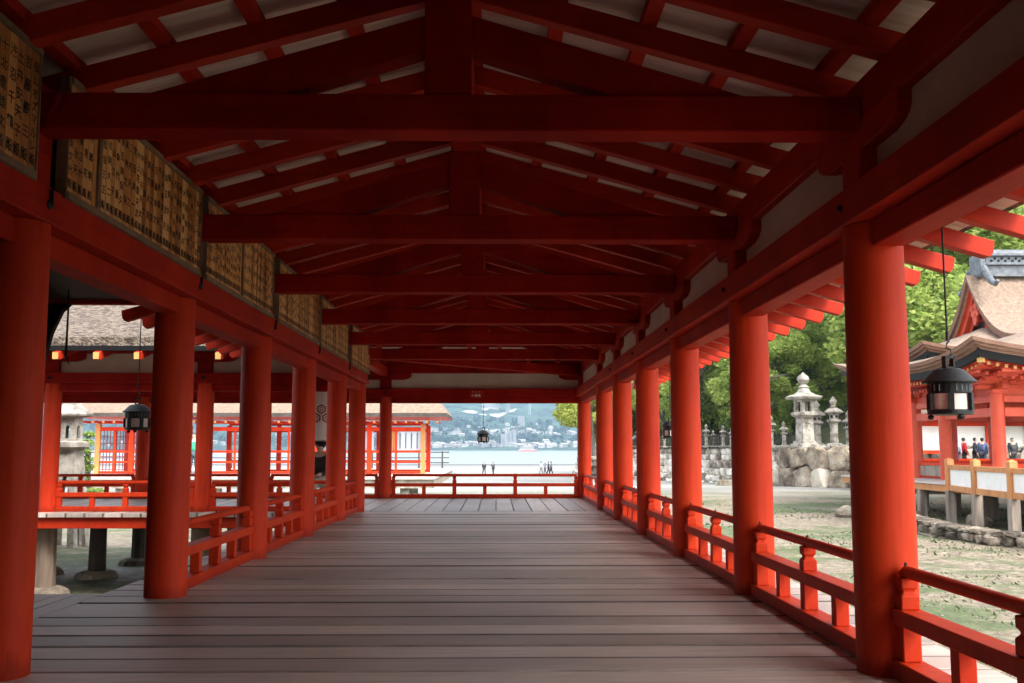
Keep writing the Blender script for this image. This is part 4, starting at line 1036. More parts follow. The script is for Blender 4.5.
# ------------------------------------------------------------------ bark roofed halls on the right
def heightfield_roof(name, parent, x0, x1, y0, y1, ze, D, prof, lift, th, mats, res=.35, o=(0, 0, 0)):
    """curved hip roof: eave rectangle, height prof(d) with d = distance in from the eave, corners lifted"""
    nx_ = int((x1-x0)/res)+1; ny_ = int((y1-y0)/res)+1
    X = np.linspace(x0, x1, nx_); Y = np.linspace(y0, y1, ny_); vs = []
    def hgt(x, y):
        dx = min(x-x0, x1-x); dy = min(y-y0, y1-y); d = min(dx, dy); a = max(dx, dy)
        c = max(0, 1-a/4.2); return ze + prof(min(d, D)) + lift*c**2.2*max(0, 1-d/2.8)
    for y in Y:
        for x in X: vs.append((x, y, hgt(x, y)))
    n = len(vs); fs = [(j*nx_+i, j*nx_+i+1, (j+1)*nx_+i+1, (j+1)*nx_+i) for j in range(ny_-1) for i in range(nx_-1)]
    m = MB(); m.add([(x-o[0], y-o[1], z-o[2]) for x, y, z in vs], fs)
    # thick cut edge in stepped layers
    ring = [(x, y0) for x in X] + [(x1, y) for y in Y[1:]] + [(x, y1) for x in X[::-1][1:]] + [(x0, y) for y in Y[::-1][1:-1]]
    cx_, cy_ = (x0+x1)/2, (y0+y1)/2
    def off(p, ins): return (min(max(p[0], x0+ins), x1-ins), min(max(p[1], y0+ins), y1-ins))
    steps = [(0, 0), (.03, th*.40), (.10, th*.42), (.13, th*.72), (.24, th*.74), (.28, th)]
    K = len(ring); rv = []
    for ins, dz in steps:
        for p in ring: q = off(p, ins); rv.append((q[0]-o[0], q[1]-o[1], hgt(*p)-dz-o[2]))
    m.add(rv, [(s*K+i, s*K+(i+1) % K, (s+1)*K+(i+1) % K, (s+1)*K+i) for s in range(len(steps)-1) for i in range(K)], 1)
    # black board and red soffit below the bark
    bv = []
    for ins, dz in [(.28, th), (.30, th+.22), (.46, th+.23), (1.9, th+.18)]:
        for p in ring: q = off(p, ins); bv.append((q[0]-o[0], q[1]-o[1], hgt(*p)-dz-o[2]-.002))
    m.add(bv, [(s*K+i, s*K+(i+1) % K, (s+1)*K+(i+1) % K, (s+1)*K+i) for s in range(2) for i in range(K)], 2)
    m.add(bv[2*K:], [(i, (i+1) % K, K+(i+1) % K, K+i) for i in range(K)], 3)
    m.build(name, mats, parent, recalc=False, smooth=True)
    return hgt
RM = [BARKH, BARKE, BLACK, RED]
HO = (20, 34, 0)
def relh(m, o=HO): m.v = [(x-o[0], y-o[1], z-o[2]) for x, y, z in m.v]; return m
hall = empty('worship_hall', HO, 0, 'vermilion worship hall with curved hip roof of cypress bark standing on posts at the right', 'shrine hall')
ex0, ex1, ey0, ey1 = 13.72, 30, 28.3, 39.0
prof1 = lambda d: .20*d + .016*d*d
hg = heightfield_roof('roof', hall, ex0, ex1, ey0, ey1, 3.78, 4.6, prof1, .46, .28, RM, o=HO)
# rafter ends in two rows with yellow tips
def eave_rafters(parent, o, x0, x1, y0, y1, hg, rows, sp=.26, sides=('s', 'w')):
    m = MB(); t = MB()
    for ins, dz in rows:
        if ins > 1: t_ = t; t = MB()
        if 's' in sides:
            x = x0+.7
            while x < x1-.7:
                z = hg(x, y0)-dz; m.box(x-.05, x+.05, y0+ins+.012, y0+1.9, z-.10, z); t.box(x-.048, x+.048, y0+ins, y0+ins+.01, z-.098, z-.002); x += sp
        if 'w' in sides:
            y = y0+.7
            while y < y1-.7:
                z = hg(x0, y)-dz; m.box(x0+ins+.012, x0+1.9, y-.05, y+.05, z-.10, z); t.box(x0+ins, x0+ins+.01, y-.048, y+.048, z-.098, z-.002); y += sp
    t = t_
    relh(m, o).build('eave_rafters', ORAN, parent); tag(relh(t, o).build('rafter_tips', YEL, parent), kind='stuff')
eave_rafters(hall, HO, ex0, ex1, ey0, ey1, hg, [(.52, .54), (1.15, .74)])
# corner rafter with big yellow end
m = MB(); m.beam((ex0+.45, ey0+.45, 3.50), (ex0+2.6, ey0+2.6, 3.50), .2, .22); relh(m).build('corner_rafter', ORAN, hall)
m = MB(); m.beam((ex0+.40, ey0+.40, 3.50), (ex0+.445, ey0+.445, 3.50), .2, .22); relh(m).build('rafter_tip', YEL, hall)
cx0, cy0 = 15.7, 31.0
colsW = [31.0, 34.7, 37.1]; colsS = [15.7, 18.6, 21.5, 24.4]
def hcol(x, y, r=.21):
    m = MB(); m.lathe([(r, -.12), (r, 1.5), (r*.94, 2.72)], (x, y, 0), 28); relh(m).build('column', ORAN, hall, smooth=True)
    m = MB(); m.box(x-.24, x+.24, y-.24, y+.24, 2.722, 2.86); m.box(x-.62, x+.62, y-.11, y+.11, 2.86, 3.0); m.box(x-.11, x+.11, y-.62, y+.62, 2.862, 3.002)
    for a, b in ((-.5, 0), (.5, 0), (0, -.5), (0, .5)): m.box(x+a-.11, x+a+.11, y+b-.11, y+b+.11, 3.003, 3.11)
    relh(m).build('bracket_set', ORAN, hall, bevel=.01)
for y in colsW: hcol(15.7, y)
for x in colsS[1:]: hcol(x, 31.0)
for x in colsS[1:]: hcol(x, 37.1, .18); hcol(x, 34.7, .18) if x > 20 else None
m = MB()
for z0_, z1_, w in ((2.0, 2.28, .08), (2.45, 2.66, .07)):
    m.box(15.7-w, 15.7+w, 31.2, 34.5, z0_, z1_); m.box(15.7-w, 15.7+w, 34.9, 36.9, z0_, z1_)
    for a, b in zip(colsS[:-1], colsS[1:]):
        m.box(a+.2, b-.2, 31-w, 31+w, z0_, z1_); m.box(a+.2, b-.2, 37.1-w, 37.1+w, z0_, z1_)
m.box(15.6, 15.8, 30.4, 38, 3.115, 3.33); m.box(15.2, 26, 30.9, 31.1, 3.118, 3.333); m.box(15.85, 26, 37.0, 37.2, 3.118, 3.333)
m.box(15.66, 15.74, 31.2, 34.5, 1.35, 1.42) if False else None
relh(m).build('tie_beams', ORAN, hall, bevel=.01)
m = MB(); m.box(15.68, 15.72, 31.0, 37, 2.665, 3.11); m.box(15.9, 26, 30.98, 31.02, 2.665, 3.11); m.box(17.4, 26, 37.1, 37.14, 2.3, 3.11); relh(m).build('upper_wall_panels', ORAN, hall)
m = MB(); m.box(15.95, 26, 31.25, 36.8, 3.34, 3.37); relh(m).build('ceiling', PLAS, hall)
# frog-leg struts
m = MB()
for yy in (32.8,):
    m.prism([(yy-.45, 2.67), (yy-.36, 2.67), (yy-.04, 3.0), (yy+.04, 3.0), (yy+.36, 2.67), (yy+.45, 2.67), (yy+.08, 3.1), (yy-.08, 3.1)], 'x', 15.6, 15.67)
for xx in (17.2, 20.0):
    m.prism([(xx-.45, 2.67), (xx-.36, 2.67), (xx-.04, 3.0), (xx+.04, 3.0), (xx+.36, 2.67), (xx+.45, 2.67), (xx+.08, 3.1), (xx-.08, 3.1)], 'y', 30.9, 30.97)
relh(m).build('frog_leg_strut', ORAN, hall)
# low red balustrade rails
m = MB(); m.box(15.66, 15.74, 31.2, 36.9, .40, .50); m.box(15.67, 15.73, 31.2, 36.9, -.06, .02); m.box(15.9, 26, 37.05, 37.15, .40, .55); m.box(15.9, 26, 30.96, 31.04, .42, .52); relh(m).build('low_rail', RED, hall)
m = MB(); m.box(15.69, 15.71, 34.9, 40.0, -.08, .38); relh(m).build('grey_board', GREYW, hall)
# floor deck on posts, orange edge beam
m = MB(); m.box(14.15, 27, 24.0, 41, -.14, -.085); relh(m).build('deck_floor', DECKW, hall)
m = MB(); m.box(14.2, 14.3, 24, 41, -.36, -.142); m.box(14.3, 27, 24.1, 24.2, -.36, -.142); relh(m).build('edge_beam', NATW, hall)
def hpost(x, y, w=.13):
    m = MB(); m.box(x-w, x+w, y-w, y+w, -1.45, -.365); relh(m).build('floor_post', GREYW, hall, bevel=.02)
for y in (33.6, 36.3, 39): hpost(14.32, y)
for y in (25.2, 27.6, 30, 32.4, 35, 37.6): hpost(16.1, y, .14); hpost(18.6, y, .16)

# white panelled fence with orange posts on the hall's deck
fence = empty('panelled_fence', (13.7, 28.3, -.3), 0, 'low white panelled fence with orange wooden posts along the deck of the right hall', 'fence')
FO = (13.7, 28.3, -.3)
FP = [(14.15, 31.1), (13.72, 28.5), (13.42, 25.9), (13.15, 23.3), (12.9, 20.7)]
for i, (x, y) in enumerate(FP):
    m = MB(); w = .105
    m.box(x-w, x+w, y-w, y+w, -.30, .66); m.add([(x-w, y-w, .66), (x+w, y-w, .66), (x+w, y+w, .66), (x-w, y+w, .66), (x, y, .72)], [(0, 1, 4), (1, 2, 4), (2, 3, 4), (3, 0, 4)])
    relh(m, FO).build('post', NATW, fence, bevel=.006)
    m = MB(); m.box(x-.12, x+.12, y-.12, y+.12, -1.5, -.301); relh(m, FO).build('support_post', GREYW, fence, bevel=.012)
    m = MB(); m.box(x+.95, x+1.2, y-.12, y+.12, -1.5, -.301); relh(m, FO).build('support_post', GREYW, fence, bevel=.012)
for a, b in zip(FP[:-1], FP[1:]):
    for nm, mt, w, z0_, h_ in (('top_rail', NATW, .12, .36, .14), ('bottom_rail', NATW, .13, -.30, .17), ('panel', WHITE, .03, -.129, .488)):
        d = (Vector((*b, 0))-Vector((*a, 0))).normalized()*.108
        m = MB(); m.beam((a[0]+d.x, a[1]+d.y, z0_), (b[0]-d.x, b[1]-d.y, z0_), w, h_); relh(m, FO).build(nm, mt, fence, bevel=.004 if nm != 'panel' else 0)
# deck between fence and hall
m = MB(); m.prism([(14.1, 31.1), (12.95, 20.7), (15.4, 20.7), (15.4, 23.98), (14.145, 23.98), (14.145, 31.1)][::-1], 'z', -.33, -.20) if False else m.prism([(13.02, 21), (13.25, 23.9), (19, 23.9), (19, 21)], 'z', -.26, -.15)
relh(m, HO).build('deck_floor', DECKW, hall)

# stone edging round the hall's footing
pe = [(15.2, 42), (14.2, 38), (13.1, 33.5), (12.3, 29.5), (11.9, 26.5), (12.1, 24.3), (13.4, 22.9), (15.5, 22.3), (19, 22)]
mm_, _ = stones(pe[::-1], -1.5, -1.02, .25, DARKROCK, seed=14, depth=.30, lean=.2)
tag(mm_.build('stone_edging', DARKROCK, smooth=True, recalc=False), 'low kerb of rough dark stones curving round the footing of the right hall', 'stone kerb')
for (x, y, s, lb) in ((13.7, 33.2, .35, 'flat dark rock under the hall deck, farthest back'), (14.6, 30.2, .4, 'dark rock at the foot of the middle fence post'), (15.5, 28, .45, 'dark rock in the shade below the hall floor')):
    rock(x, y, s, lb)

# main hall behind with gable and copper ridge
MO = (22, 42, 0)
main = empty('main_hall', MO, 0, 'taller hall behind with a swept bark gable, red gable ornament and grey copper ridge', 'shrine hall')
mx0, mx1, my0, my1 = 15.6, 36, 36.0, 45.8
prof2 = lambda d: .18*d + .030*d*d
hg2 = heightfield_roof('lower_roof', main, mx0, mx1, my0, my1, 4.52, 4.6, prof2, .42, .30, RM, o=MO)
eave_rafters(main, MO, mx0, mx1, my0, my1, hg2, [(.52, .56), (1.15, .78)])
m = MB(); m.box(17.4, 34, 38, 44.2, 3.9, 4.6); relh(m, MO).build('upper_wall', ORAN, main)
m = MB(); m.box(17.35, 17.39, 38.2, 44, 4.1, 4.45); m.box(17.8, 33, 37.9, 37.97, 4.1, 4.45); relh(m, MO).build('wall_panels', PLAS, main)
for x, y in ((17.5, 38.2), (17.5, 42), (17.5, 44), (21.5, 38.2), (25.5, 38.2)):
    m = MB(); m.lathe([(.24, -.12), (.23, 3.9)], (x, y, 0), 20); relh(m, MO).build('column', ORAN, main, smooth=True)
xg, yc = 20.0, 41.6; VB = 4.1; zt = 8.35
def gp(v): v = abs(v); return zt - 3.05*(1-(1-min(v, VB)/VB*.92)**2.6)*.97
th = .42
V = np.linspace(-VB, VB, 41)
m = MB(); vs = []; 
X_ = [xg, xg+.35, 35]
for x in X_:
    for v in V: vs.append((x, yc+v, gp(v)))
n = len(V); fs = [(i*n+k, i*n+k+1, (i+1)*n+k+1, (i+1)*n+k) for i in range(len(X_)-1) for k in range(n-1)]
m.add(vs, fs, 0)
lay = [(0, 0, 1), (.02, .26, 1), (.14, .27, 1), (.16, .50, 1), (.30, .51, 3), (.33, .78, 3), (.55, .79, 3), (.57, 1.05, 3)]
lv = []
for ins, dz, _ in lay:
    for v in V: lv.append((xg+ins, yc+v*(1-dz*.04), gp(v)-dz))
for s_ in range(len(lay)-1):
    m.add(lv[s_*n:(s_+2)*n], [(k, k+1, n+k+1, n+k) for k in range(n-1)], lay[s_+1][2] if lay[s_+1][2] == 1 else 2)
relh(m, MO).build('gable_roof', [BARKH, BARKE, ORAN], main, recalc=False, smooth=True)
# gable wall (dark lattice) and ornament
m = MB(); pts = [(yc+v, gp(v)-.9) for v in V]; m.prism(pts + [(yc+VB, 5.0), (yc-VB, 5.0)], 'x', xg+.9, xg+1.0); relh(m, MO).build('gable_wall', DARKW, main)
m = MB()
for z_ in (5.75, 6.4): m.box(xg+.82, xg+.9, yc-1.25+(z_-5.75)*.8, yc+1.25-(z_-5.75)*.8, z_, z_+.22)
m.box(xg+.80, xg+.9, yc-.15, yc+.15, 5.9, 7.4); relh(m, MO).build('gable_struts', ORAN, main)
orn = [(0, 0), (.22, -.12), (.42, -.05), (.50, -.28), (.30, -.36), (.36, -.55), (.20, -.62), (.17, -.85), (0, -1.05)]
def ornament(yy, zz, sc_):
    p = [(yy+a*sc_, zz+b*sc_) for a, b in orn] + [(yy-a*sc_, zz+b*sc_) for a, b in orn[::-1][1:-1]]
    m = MB(); m.prism(p, 'x', xg+.30, xg+.42)
    for a, b in ((.16, -.25), (-.16, -.25), (0, -.55)): m.prism([(yy+(a+.10*math.cos(t))*sc_, zz+(b+.10*math.sin(t))*sc_) for t in np.linspace(0, 2*math.pi, 9)[:-1]], 'x', xg+.27, xg+.31)
    relh(m, MO).build('gable_ornament', ORAN, main)
ornament(yc, 7.15, .95)
# copper ridge with curled end tile
m = MB(); m.box(xg+.75, 35, yc-.34, yc+.34, 8.25, 8.72); m.box(xg+.62, 35, yc-.46, yc+.46, 8.72, 8.82); m.box(xg+.75, 35, yc-.30, yc+.30, 8.82, 9.12)
m.box(xg+.66, 35, yc-.42, yc+.42, 9.12, 9.2); m.tube([(xg+.6, yc, 9.26), (35, yc, 9.26)], .2, 12)
relh(m, MO).build('copper_ridge', COPPER, main, bevel=.01)
m = MB()
for k in range(46):
    x = xg+1.0+k*.3
    for r_ in range(2): m.tube([(x+.15*r_, yc-.302, 8.92+.1*r_), (x+.15*r_, yc-.325, 8.92+.1*r_)], .055, 6)
relh(m, MO).build('ridge_pattern', BLACK, main)
m = MB(); m.box(xg+.42, xg+.64, yc-.5, yc+.5, 8.2, 9.2)
for s_ in (-1, 1):
    m.tube([(xg+.5, yc+s_*.55, 8.6), (xg+.5, yc+s_*.95, 8.15), (xg+.5, yc+s_*1.25, 7.85), (xg+.5, yc+s_*1.55, 7.72), (xg+.5, yc+s_*1.75, 7.85)], [.16, .15, .13, .11, .07], 10)
relh(m, MO).build('ridge_end_tile', COPPER, main, bevel=.03, smooth=True)

# far cross building seen through the hall: white walls, red frames, floor with people
back = empty('far_gallery', (30, 56, 0), 0, 'white walled red framed gallery seen through the columns of the right hall', 'gallery')
BO = (30, 56, 0)
m = MB(); m.box(24, 44, 58, 58.3, .9, 2.3); relh(m, BO).build('wall', WHITE, back)
m = MB(); m.box(24, 44, 57.9, 58.4, 2.3, 2.55); m.box(24, 44, 57.9, 58.4, .7, .9)
for k in range(9): m.box(24+2.3*k, 24.18+2.3*k, 57.85, 58.35, -.2, 2.3)
relh(m, BO).build('frame', RED, back)
m = MB(); m.box(21.5, 44, 50.6, 50.7, .38, .48); m.box(21.5, 44, 50.6, 50.7, -.05, .05); relh(m, BO).build('low_rail', RED, back)
m = MB(); m.prism([(57, 2.7), (59.5, 3.9), (62, 2.7), (62, 2.55), (57, 2.55)], 'x', 23.6, 45); relh(m, BO).build('roof', BARK, back)
m = MB(); m.box(21.4, 45, 50.5, 60, -.2, -.1); relh(m, BO).build('deck_floor', DECKW, back)
m = MB()
for k in range(14): m.box(21.6+1.7*k-.1, 21.6+1.7*k+.1, 50.7, 50.9, -1.6, -.2)
relh(m, BO).build('floor_post', GREYW, back)
for px, top, legs, lab, d_ in ((956.5, (.62, .68, .80), (.05, .08, .18), 'visitor in a pale blue top beyond the right hall, leftmost of the group', 52), (964.5, (.62, .02, .03), (.05, .02, .03), 'visitor in a bright red top in the middle of the group beyond the right hall', 52.4),
                           (976, (.03, .035, .05), (.02, .02, .03), 'visitor in black beyond the right hall, right of the one in red', 52), (983.5, (.08, .11, .22), (.05, .05, .08), 'visitor in dark blue at the right end of the group beyond the right hall', 52.6),
                           (1014, (.04, .045, .05), (.05, .05, .05), 'visitor in dark clothes right of the big right hall column', 53), (913.5, (.3, .32, .36), (.05, .05, .05), 'visitor in grey beyond the hall, just right of the nearest column', 53)):
    person(at(px, d_), d_, -.098, px % 3, lab, top, legs, 1.66, sub=0)

# ------------------------------------------------------------------ open stage with two music pavilions, far left
stage = empty('open_stage', (-15, 44, 0), 0, 'wide pale wooden stage on posts beyond the cross corridor, carrying two roofed pavilions', 'stage')
SO = (-15, 44, 0)
m = MB(); m.box(-34, -2.2, 36, 52, -.10, -.02); relh(m, SO).build('deck_floor', DECKW, stage)
m = MB(); m.box(-34, -2.3, 36.1, 36.2, -.42, -.102); m.box(-2.35, -2.25, 36.25, 51.8, -.42, -.102); relh(m, SO).build('fascia', GREYW, stage)
for k in range(9):
    for y in (36.5, 40.5):
        m = MB(); m.box(-3.3-3.4*k-.16, -3.3-3.4*k+.16, y-.16, y+.16, -1.6, -.105); relh(m, SO).build('stage_post', STONE, stage)
m = MB(); y = 51.6
for z in (.25, .5, .78): m.box(-34, -2.4, y-.02, y+.02, z, z+.05)
for k in range(27): m.box(-34+1.2*k, -33.92+1.2*k, y-.04, y+.04, -.02, .86)
relh(m, SO).build('stage_rail', DARKW, stage)
def pavilion(x0, x1, y, label, lattice, name='music_pavilion'):
    o = ((x0+x1)/2, y+1.6, 0); r_ = empty(name, o, 0, label, 'pavilion')
    ya, yb = y, y+3.2
    def gableroof():
        m = MB(); e = 1.0; zE = 2.40; zR = 3.6
        # bark roof with hipped look: near & far slopes, ends cut slightly in
        a = [(x0-e, ya-e, zE), (x1+e, ya-e, zE), (x1+e, yb+e, zE), (x0-e, yb+e, zE)]
        rr_ = [(x0-e+.9, (ya+yb)/2, zR), (x1+e-.9, (ya+yb)/2, zR)]
        t = .16; b_ = [(p[0], p[1], p[2]-t) for p in a]
        m.add(a+rr_+b_, [(0, 1, 5, 4), (2, 3, 4, 5), (1, 2, 5), (3, 0, 4)], 0)
        m.add(a+b_, [(0, 4, 5, 1), (1, 5, 6, 2), (2, 6, 7, 3), (3, 7, 4, 0)], 1); m.add(b_, [(3, 2, 1, 0)], 2)
        return m
    relh(gableroof(), o).build('roof', [BARKH, DARKW, RED], r_, recalc=False)
    m = MB(); t = MB(); x = x0-.8
    while x < x1+.9: m.box(x-.04, x+.04, ya-.72, ya+.3, 2.01, 2.10); t.box(x-.04, x+.04, ya-.735, ya-.722, 2.01, 2.10); x += .42
    relh(m, o).build('eave_rafters', RED, r_); relh(t, o).build('rafter_tips', YEL, r_)
    n_ = max(2, round((x1-x0)/2.2)); xs_ = [x0+(x1-x0)*k/n_ for k in range(n_+1)]
    for k, x in enumerate(xs_):
        for yy in (ya, yb):
            m = MB(); m.box(x-.09, x+.09, yy-.09, yy+.09, -.018, 1.99); relh(m, o).build('post', NATW if k in (0, n_) and yy == ya else RED, r_)
    m = MB()
    for yy in (ya, yb):
        m.box(x0, x1, yy-.055, yy+.055, 1.70, 1.86); m.box(x0, x1, yy-.04, yy+.04, .84, .92); m.box(x0, x1, yy-.04, yy+.04, .42, .5); m.box(x0, x1, yy-.05, yy+.05, .0, .1)
        m.box(x0, x1, yy-.07, yy+.07, 1.99, 2.09)
    for xa, xb in zip(xs_[:-1], xs_[1:]): m.box((xa+xb)/2-.04, (xa+xb)/2+.04, ya-.035, ya+.035, .1, 1.70)
    relh(m, o).build('frame', RED, r_)
    if lattice:
        m = MB()
        k = x0+.2
        while k < x1-.1: m.box(k-.014, k+.014, ya+.06, ya+.08, .1, 1.70); k += .13
        for z in np.arange(.15, 1.7, .26): m.box(x0+.1, x1-.1, ya+.055, ya+.085, z, z+.03)
        relh(m, o).build('lattice', plain('dark_red_lattice', (.16, .012, .02), .6), r_)
    return r_, o, xs_
pavilion(-16.0, -13.3, 40.5, 'left pavilion on the far stage, bark roofed and closed with dark red lattice', True)
r_, o_, xs_ = pavilion(-11.6, -2.95, 40.5, 'right, wider pavilion on the far stage, bark roofed with an open red frame', False)
m = MB(); x = xs_[-2]+.35
m.box(-4.28, -4.02, 40.56, 40.6, .93, 1.69); relh(m, o_).build('orange_board', NATW, r_)
GLS = plain('pale_blue_window', (.55, .64, .72), .25)
for q in ((-4.0, -2.9), (-5.9, -4.95)): m = MB(); m.box(q[0], q[1], 40.57, 40.6, .93, 1.69); relh(m, o_).build('window_panel', GLS, r_)
m = MB()
for k in range(5): m.box(-3.9+k*.23, -3.86+k*.23, 40.53, 40.565, 1.0, 1.62)
for k in range(3): m.box(-5.7+k*.26, -5.66+k*.26, 40.53, 40.565, 1.0, 1.62)
relh(m, o_).build('window_bars', COPPER, r_)
person(at(197, 39), 39, -.02, .6, 'person in a green top standing on the far stage between the left columns', (.03, .30, .16), (.06, .08, .10), 1.62, sub=0)

# ------------------------------------------------------------------ trees
def leaf_mesh(name, clumps, nleaf, size, seed, flat=.75, mat=LEAF):
    g = np.random.default_rng(seed); C = []; 
    w = np.array([c[3]**2.2 for c in clumps]); w /= w.sum(); cnt = g.multinomial(nleaf, w)
    P = []
    for (cx_, cy_, cz_, r_), k in zip(clumps, cnt):
        d = g.normal(size=(k, 3)); d /= np.linalg.norm(d, axis=1)[:, None]; rad = r_*(g.random(k)**.45)[:, None]
        p = d*rad; p[:, 2] *= flat; P.append(p + [cx_, cy_, cz_])
    P = np.concatenate(P); n = len(P)
    a = g.normal(size=(n, 3)); a[:, 2] *= .5; a /= np.linalg.norm(a, axis=1)[:, None]
    b = np.cross(a, g.normal(size=(n, 3))); b /= np.linalg.norm(b, axis=1)[:, None]
    s = size*(.6+.8*g.random(n))[:, None]; a = a*s; b = b*s*.62
    V_ = np.stack([P-a, P-b*.9, P+a, P+b*.9], 1).reshape(-1, 3)
    me = bpy.data.meshes.new(name); me.vertices.add(4*n); me.vertices.foreach_set('co', V_.ravel())
    me.loops.add(4*n); me.loops.foreach_set('vertex_index', np.arange(4*n)); me.polygons.add(n)
    me.polygons.foreach_set('loop_start', np.arange(n)*4); me.polygons.foreach_set('loop_total', np.full(n, 4))
    me.materials.append(mat); me.update(); me.validate(); return me
def make_tree(h, crown, seed, mat, label, leaf=.20, nleaf=9000, spread=.42, base=.28):
    g = random.Random(seed); root = empty('tree', (0, 0, 0), 0, label, 'tree', 'trees on the wooded bank behind the stone wall')
    m = MB(); pts = [(0, 0, -.5)]; x = y = 0
    for k in range(1, 6): x += g.uniform(-.2, .2)*h*.06; y += g.uniform(-.2, .2)*h*.06; pts.append((x, y, h*.16*k))
    m.tube(pts, [h*.026*(1-.14*k) for k in range(6)], 8); clumps = []
    nb = 9
    for k in range(nb):
        t = g.uniform(base, .78); a = k*2.4+g.uniform(-.4, .4); L_ = h*spread*g.uniform(.55, 1)*(1-.35*abs(t-.45))
        p0 = pts[min(5, int(t/.16)+0)]; p1 = (p0[0]+math.cos(a)*L_*.5, p0[1]+math.sin(a)*L_*.5, h*t+L_*.28); p2 = (p0[0]+math.cos(a)*L_, p0[1]+math.sin(a)*L_, h*t+L_*g.uniform(.3, .55))
        m.tube([p0, p1, p2], [h*.011, h*.008, h*.003], 6)
        for (q, rr_) in ((p2, .13), (p1, .10)): clumps.append((q[0], q[1], q[2]+h*.02, h*rr_*g.uniform(.8, 1.25)))
    for k in range(crown):
        a = g.uniform(0, 6.28); r_ = h*spread*math.sqrt(g.random())*.85; z = h*(base+.12+(.98-base-.12)*g.random()); r_ *= math.sqrt(max(.1, 1-((z/h-.58)/.46)**2))
        clumps.append((r_*math.cos(a), r_*math.sin(a), z, h*g.uniform(.07, .13)))
    m.build('trunk', TRUNK, root, smooth=True)
    me = leaf_mesh('crown', clumps, nleaf, leaf, seed, .7, mat); o = bpy.data.objects.new('crown', me); link(o, root)
    return root
T = [make_tree(11, 26, 1, LEAF, 't', .17, 15000), make_tree(12, 30, 2, LEAFD, 't', .18, 15000, .36), make_tree(9, 20, 3, LEAF, 't', .15, 12000, .5, .2), make_tree(13, 30, 4, LEAFD, 't', .19, 15000, .34), make_tree(7.5, 16, 5, LEAFY, 't', .13, 11000, .5, .2)]
used = [False]*5
def plant(k, x, y, z, s, label, rz=None):
    if not used[k]: o = T[k]; used[k] = True
    else: o = copy_tree(T[k])
    o.location = (x, y, z); o.rotation_euler = (0, 0, tr.uniform(0, 6.28) if rz is None else rz); o.scale = (s, s, s*tr.uniform(.92, 1.08)); o['label'] = label
    return o
TL = [  # px, distance, kind, scale, words
 (768, 78, 2, .95, 'low bright green tree behind the big stone lantern, on its left'), (800, 80, 0, 1.0, 'bright green tree right behind the big stone lantern'), (832, 82, 2, 1.0, 'spreading light green tree behind the slender stone lanterns right of the big one'),
 (786, 93, 1, 1.15, 'dark green tree rising above the big stone lantern in the second row'), (822, 95, 3, 1.1, 'deep green tree in the second row, above the slender lanterns'), (850, 88, 0, 1.2, 'leafy tree half hidden by the nearest right column'),
 (700, 92, 0, .95, 'light green tree behind the rubble wall, touching the third right column'), (722, 96, 2, 1.15, 'wide light green tree standing behind the middle of the rubble wall gap'), (738, 105, 1, 1.2, 'dark tree at the back of the gap left of the second right column'),
 (712, 112, 3, 1.3, 'tallest dark tree at the back, between the second and third right columns'), (664, 100, 2, 1.0, 'light green tree directly behind the small hanging lantern'), (668, 118, 0, 1.35, 'taller green tree above the small hanging lantern'),
 (628, 112, 0, .95, 'bright tree in the narrow gap between the fourth and fifth right columns'), (646, 122, 1, 1.1, 'dark tree hidden mostly by the fourth right column'), (606, 118, 4, 1.2, 'yellow green tree beside the sixth right column'),
 (591, 112, 4, 1.15, 'yellow green tree seen in the slit beside the far corner column'), (593, 84, 4, .95, 'yellow green tree leaning into the right side of the sea view'), 
 (910, 66, 0, 1.2, 'bright green tree between the nearest right column and the swept gable'), (928, 74, 2, 1.7, 'spreading green tree left of the swept bark gable'), (905, 84, 1, 1.5, 'dark green tree behind, right of the nearest right column'), (945, 88, 3, 1.45, 'deep green tree behind the left flank of the gable'),
 (965, 80, 0, 1.75, 'tall bright tree rising behind the gable tip'), (1000, 84, 2, 2.2, 'green tree above the copper ridge at the right edge'), (1030, 80, 1, 1.7, 'dark tree above the copper ridge, cut by the right edge'), (985, 98, 3, 1.9, 'dark tree far behind the copper ridge'),
 (920, 104, 0, 1.9, 'tall light tree farthest back between the nearest column and the gable'), (870, 96, 3, 1.5, 'dark tree wholly behind the nearest right column'), (758, 100, 0, 1.5, 'tall tree above and behind the second right column'), (690, 120, 1, 1.5, 'dark tall tree behind the third right column'),
 (1060, 90, 0, 2.0, 'green tree beyond the right edge of the view')]
for px, d_, k, s, lab in TL:
    x = at(px, d_); z = land_z(x, d_) if px > 570 else gz(x, d_)
    plant(k, x, d_, z-.3, s, lab)
sb = empty('shrub', (0, 0, 0), 0, 's', 'shrub', 'shrubs along the wall top behind the stone lanterns')
me = leaf_mesh('foliage', [(tr.uniform(-1.3, 1.3), tr.uniform(-.8, .8), tr.uniform(.3, 1.9), tr.uniform(.5, .9)) for k in range(12)], 5000, .11, 31, .8, LEAF); link(bpy.data.objects.new('foliage', me), sb)
m = MB()
for k in range(5): m.tube([(0, 0, -.2), (tr.uniform(-.8, .8), tr.uniform(-.5, .5), 1.2)], [.05, .02], 5)
m.build('stems', TRUNK, sb)
for k, (px, d_, s_) in enumerate([(700, 99, 1.5), (713, 100, 1.3), (726, 96, 1.6), (739, 92, 1.4), (662, 112, 1.5), (674, 108, 1.3), (755, 88, 1.3), (770, 86, 1.1), (785, 90, 1.3), (798, 87, 1.2), (812, 90, 1.4), (826, 87, 1.1), (840, 84, 1.4), (640, 118, 1.5), (604, 122, 1.5)]):
    o = sb if k == 0 else copy_tree(sb)
    o['label'] = 'green shrub on the wooded bank behind the stone wall and its lanterns'
    o.location = (at(px, d_), d_, land_z(at(px, d_), d_)-.1); o.scale = (s_, s_, s_*tr.uniform(.9, 1.4)); o.rotation_euler = (0, 0, tr.uniform(0, 6))
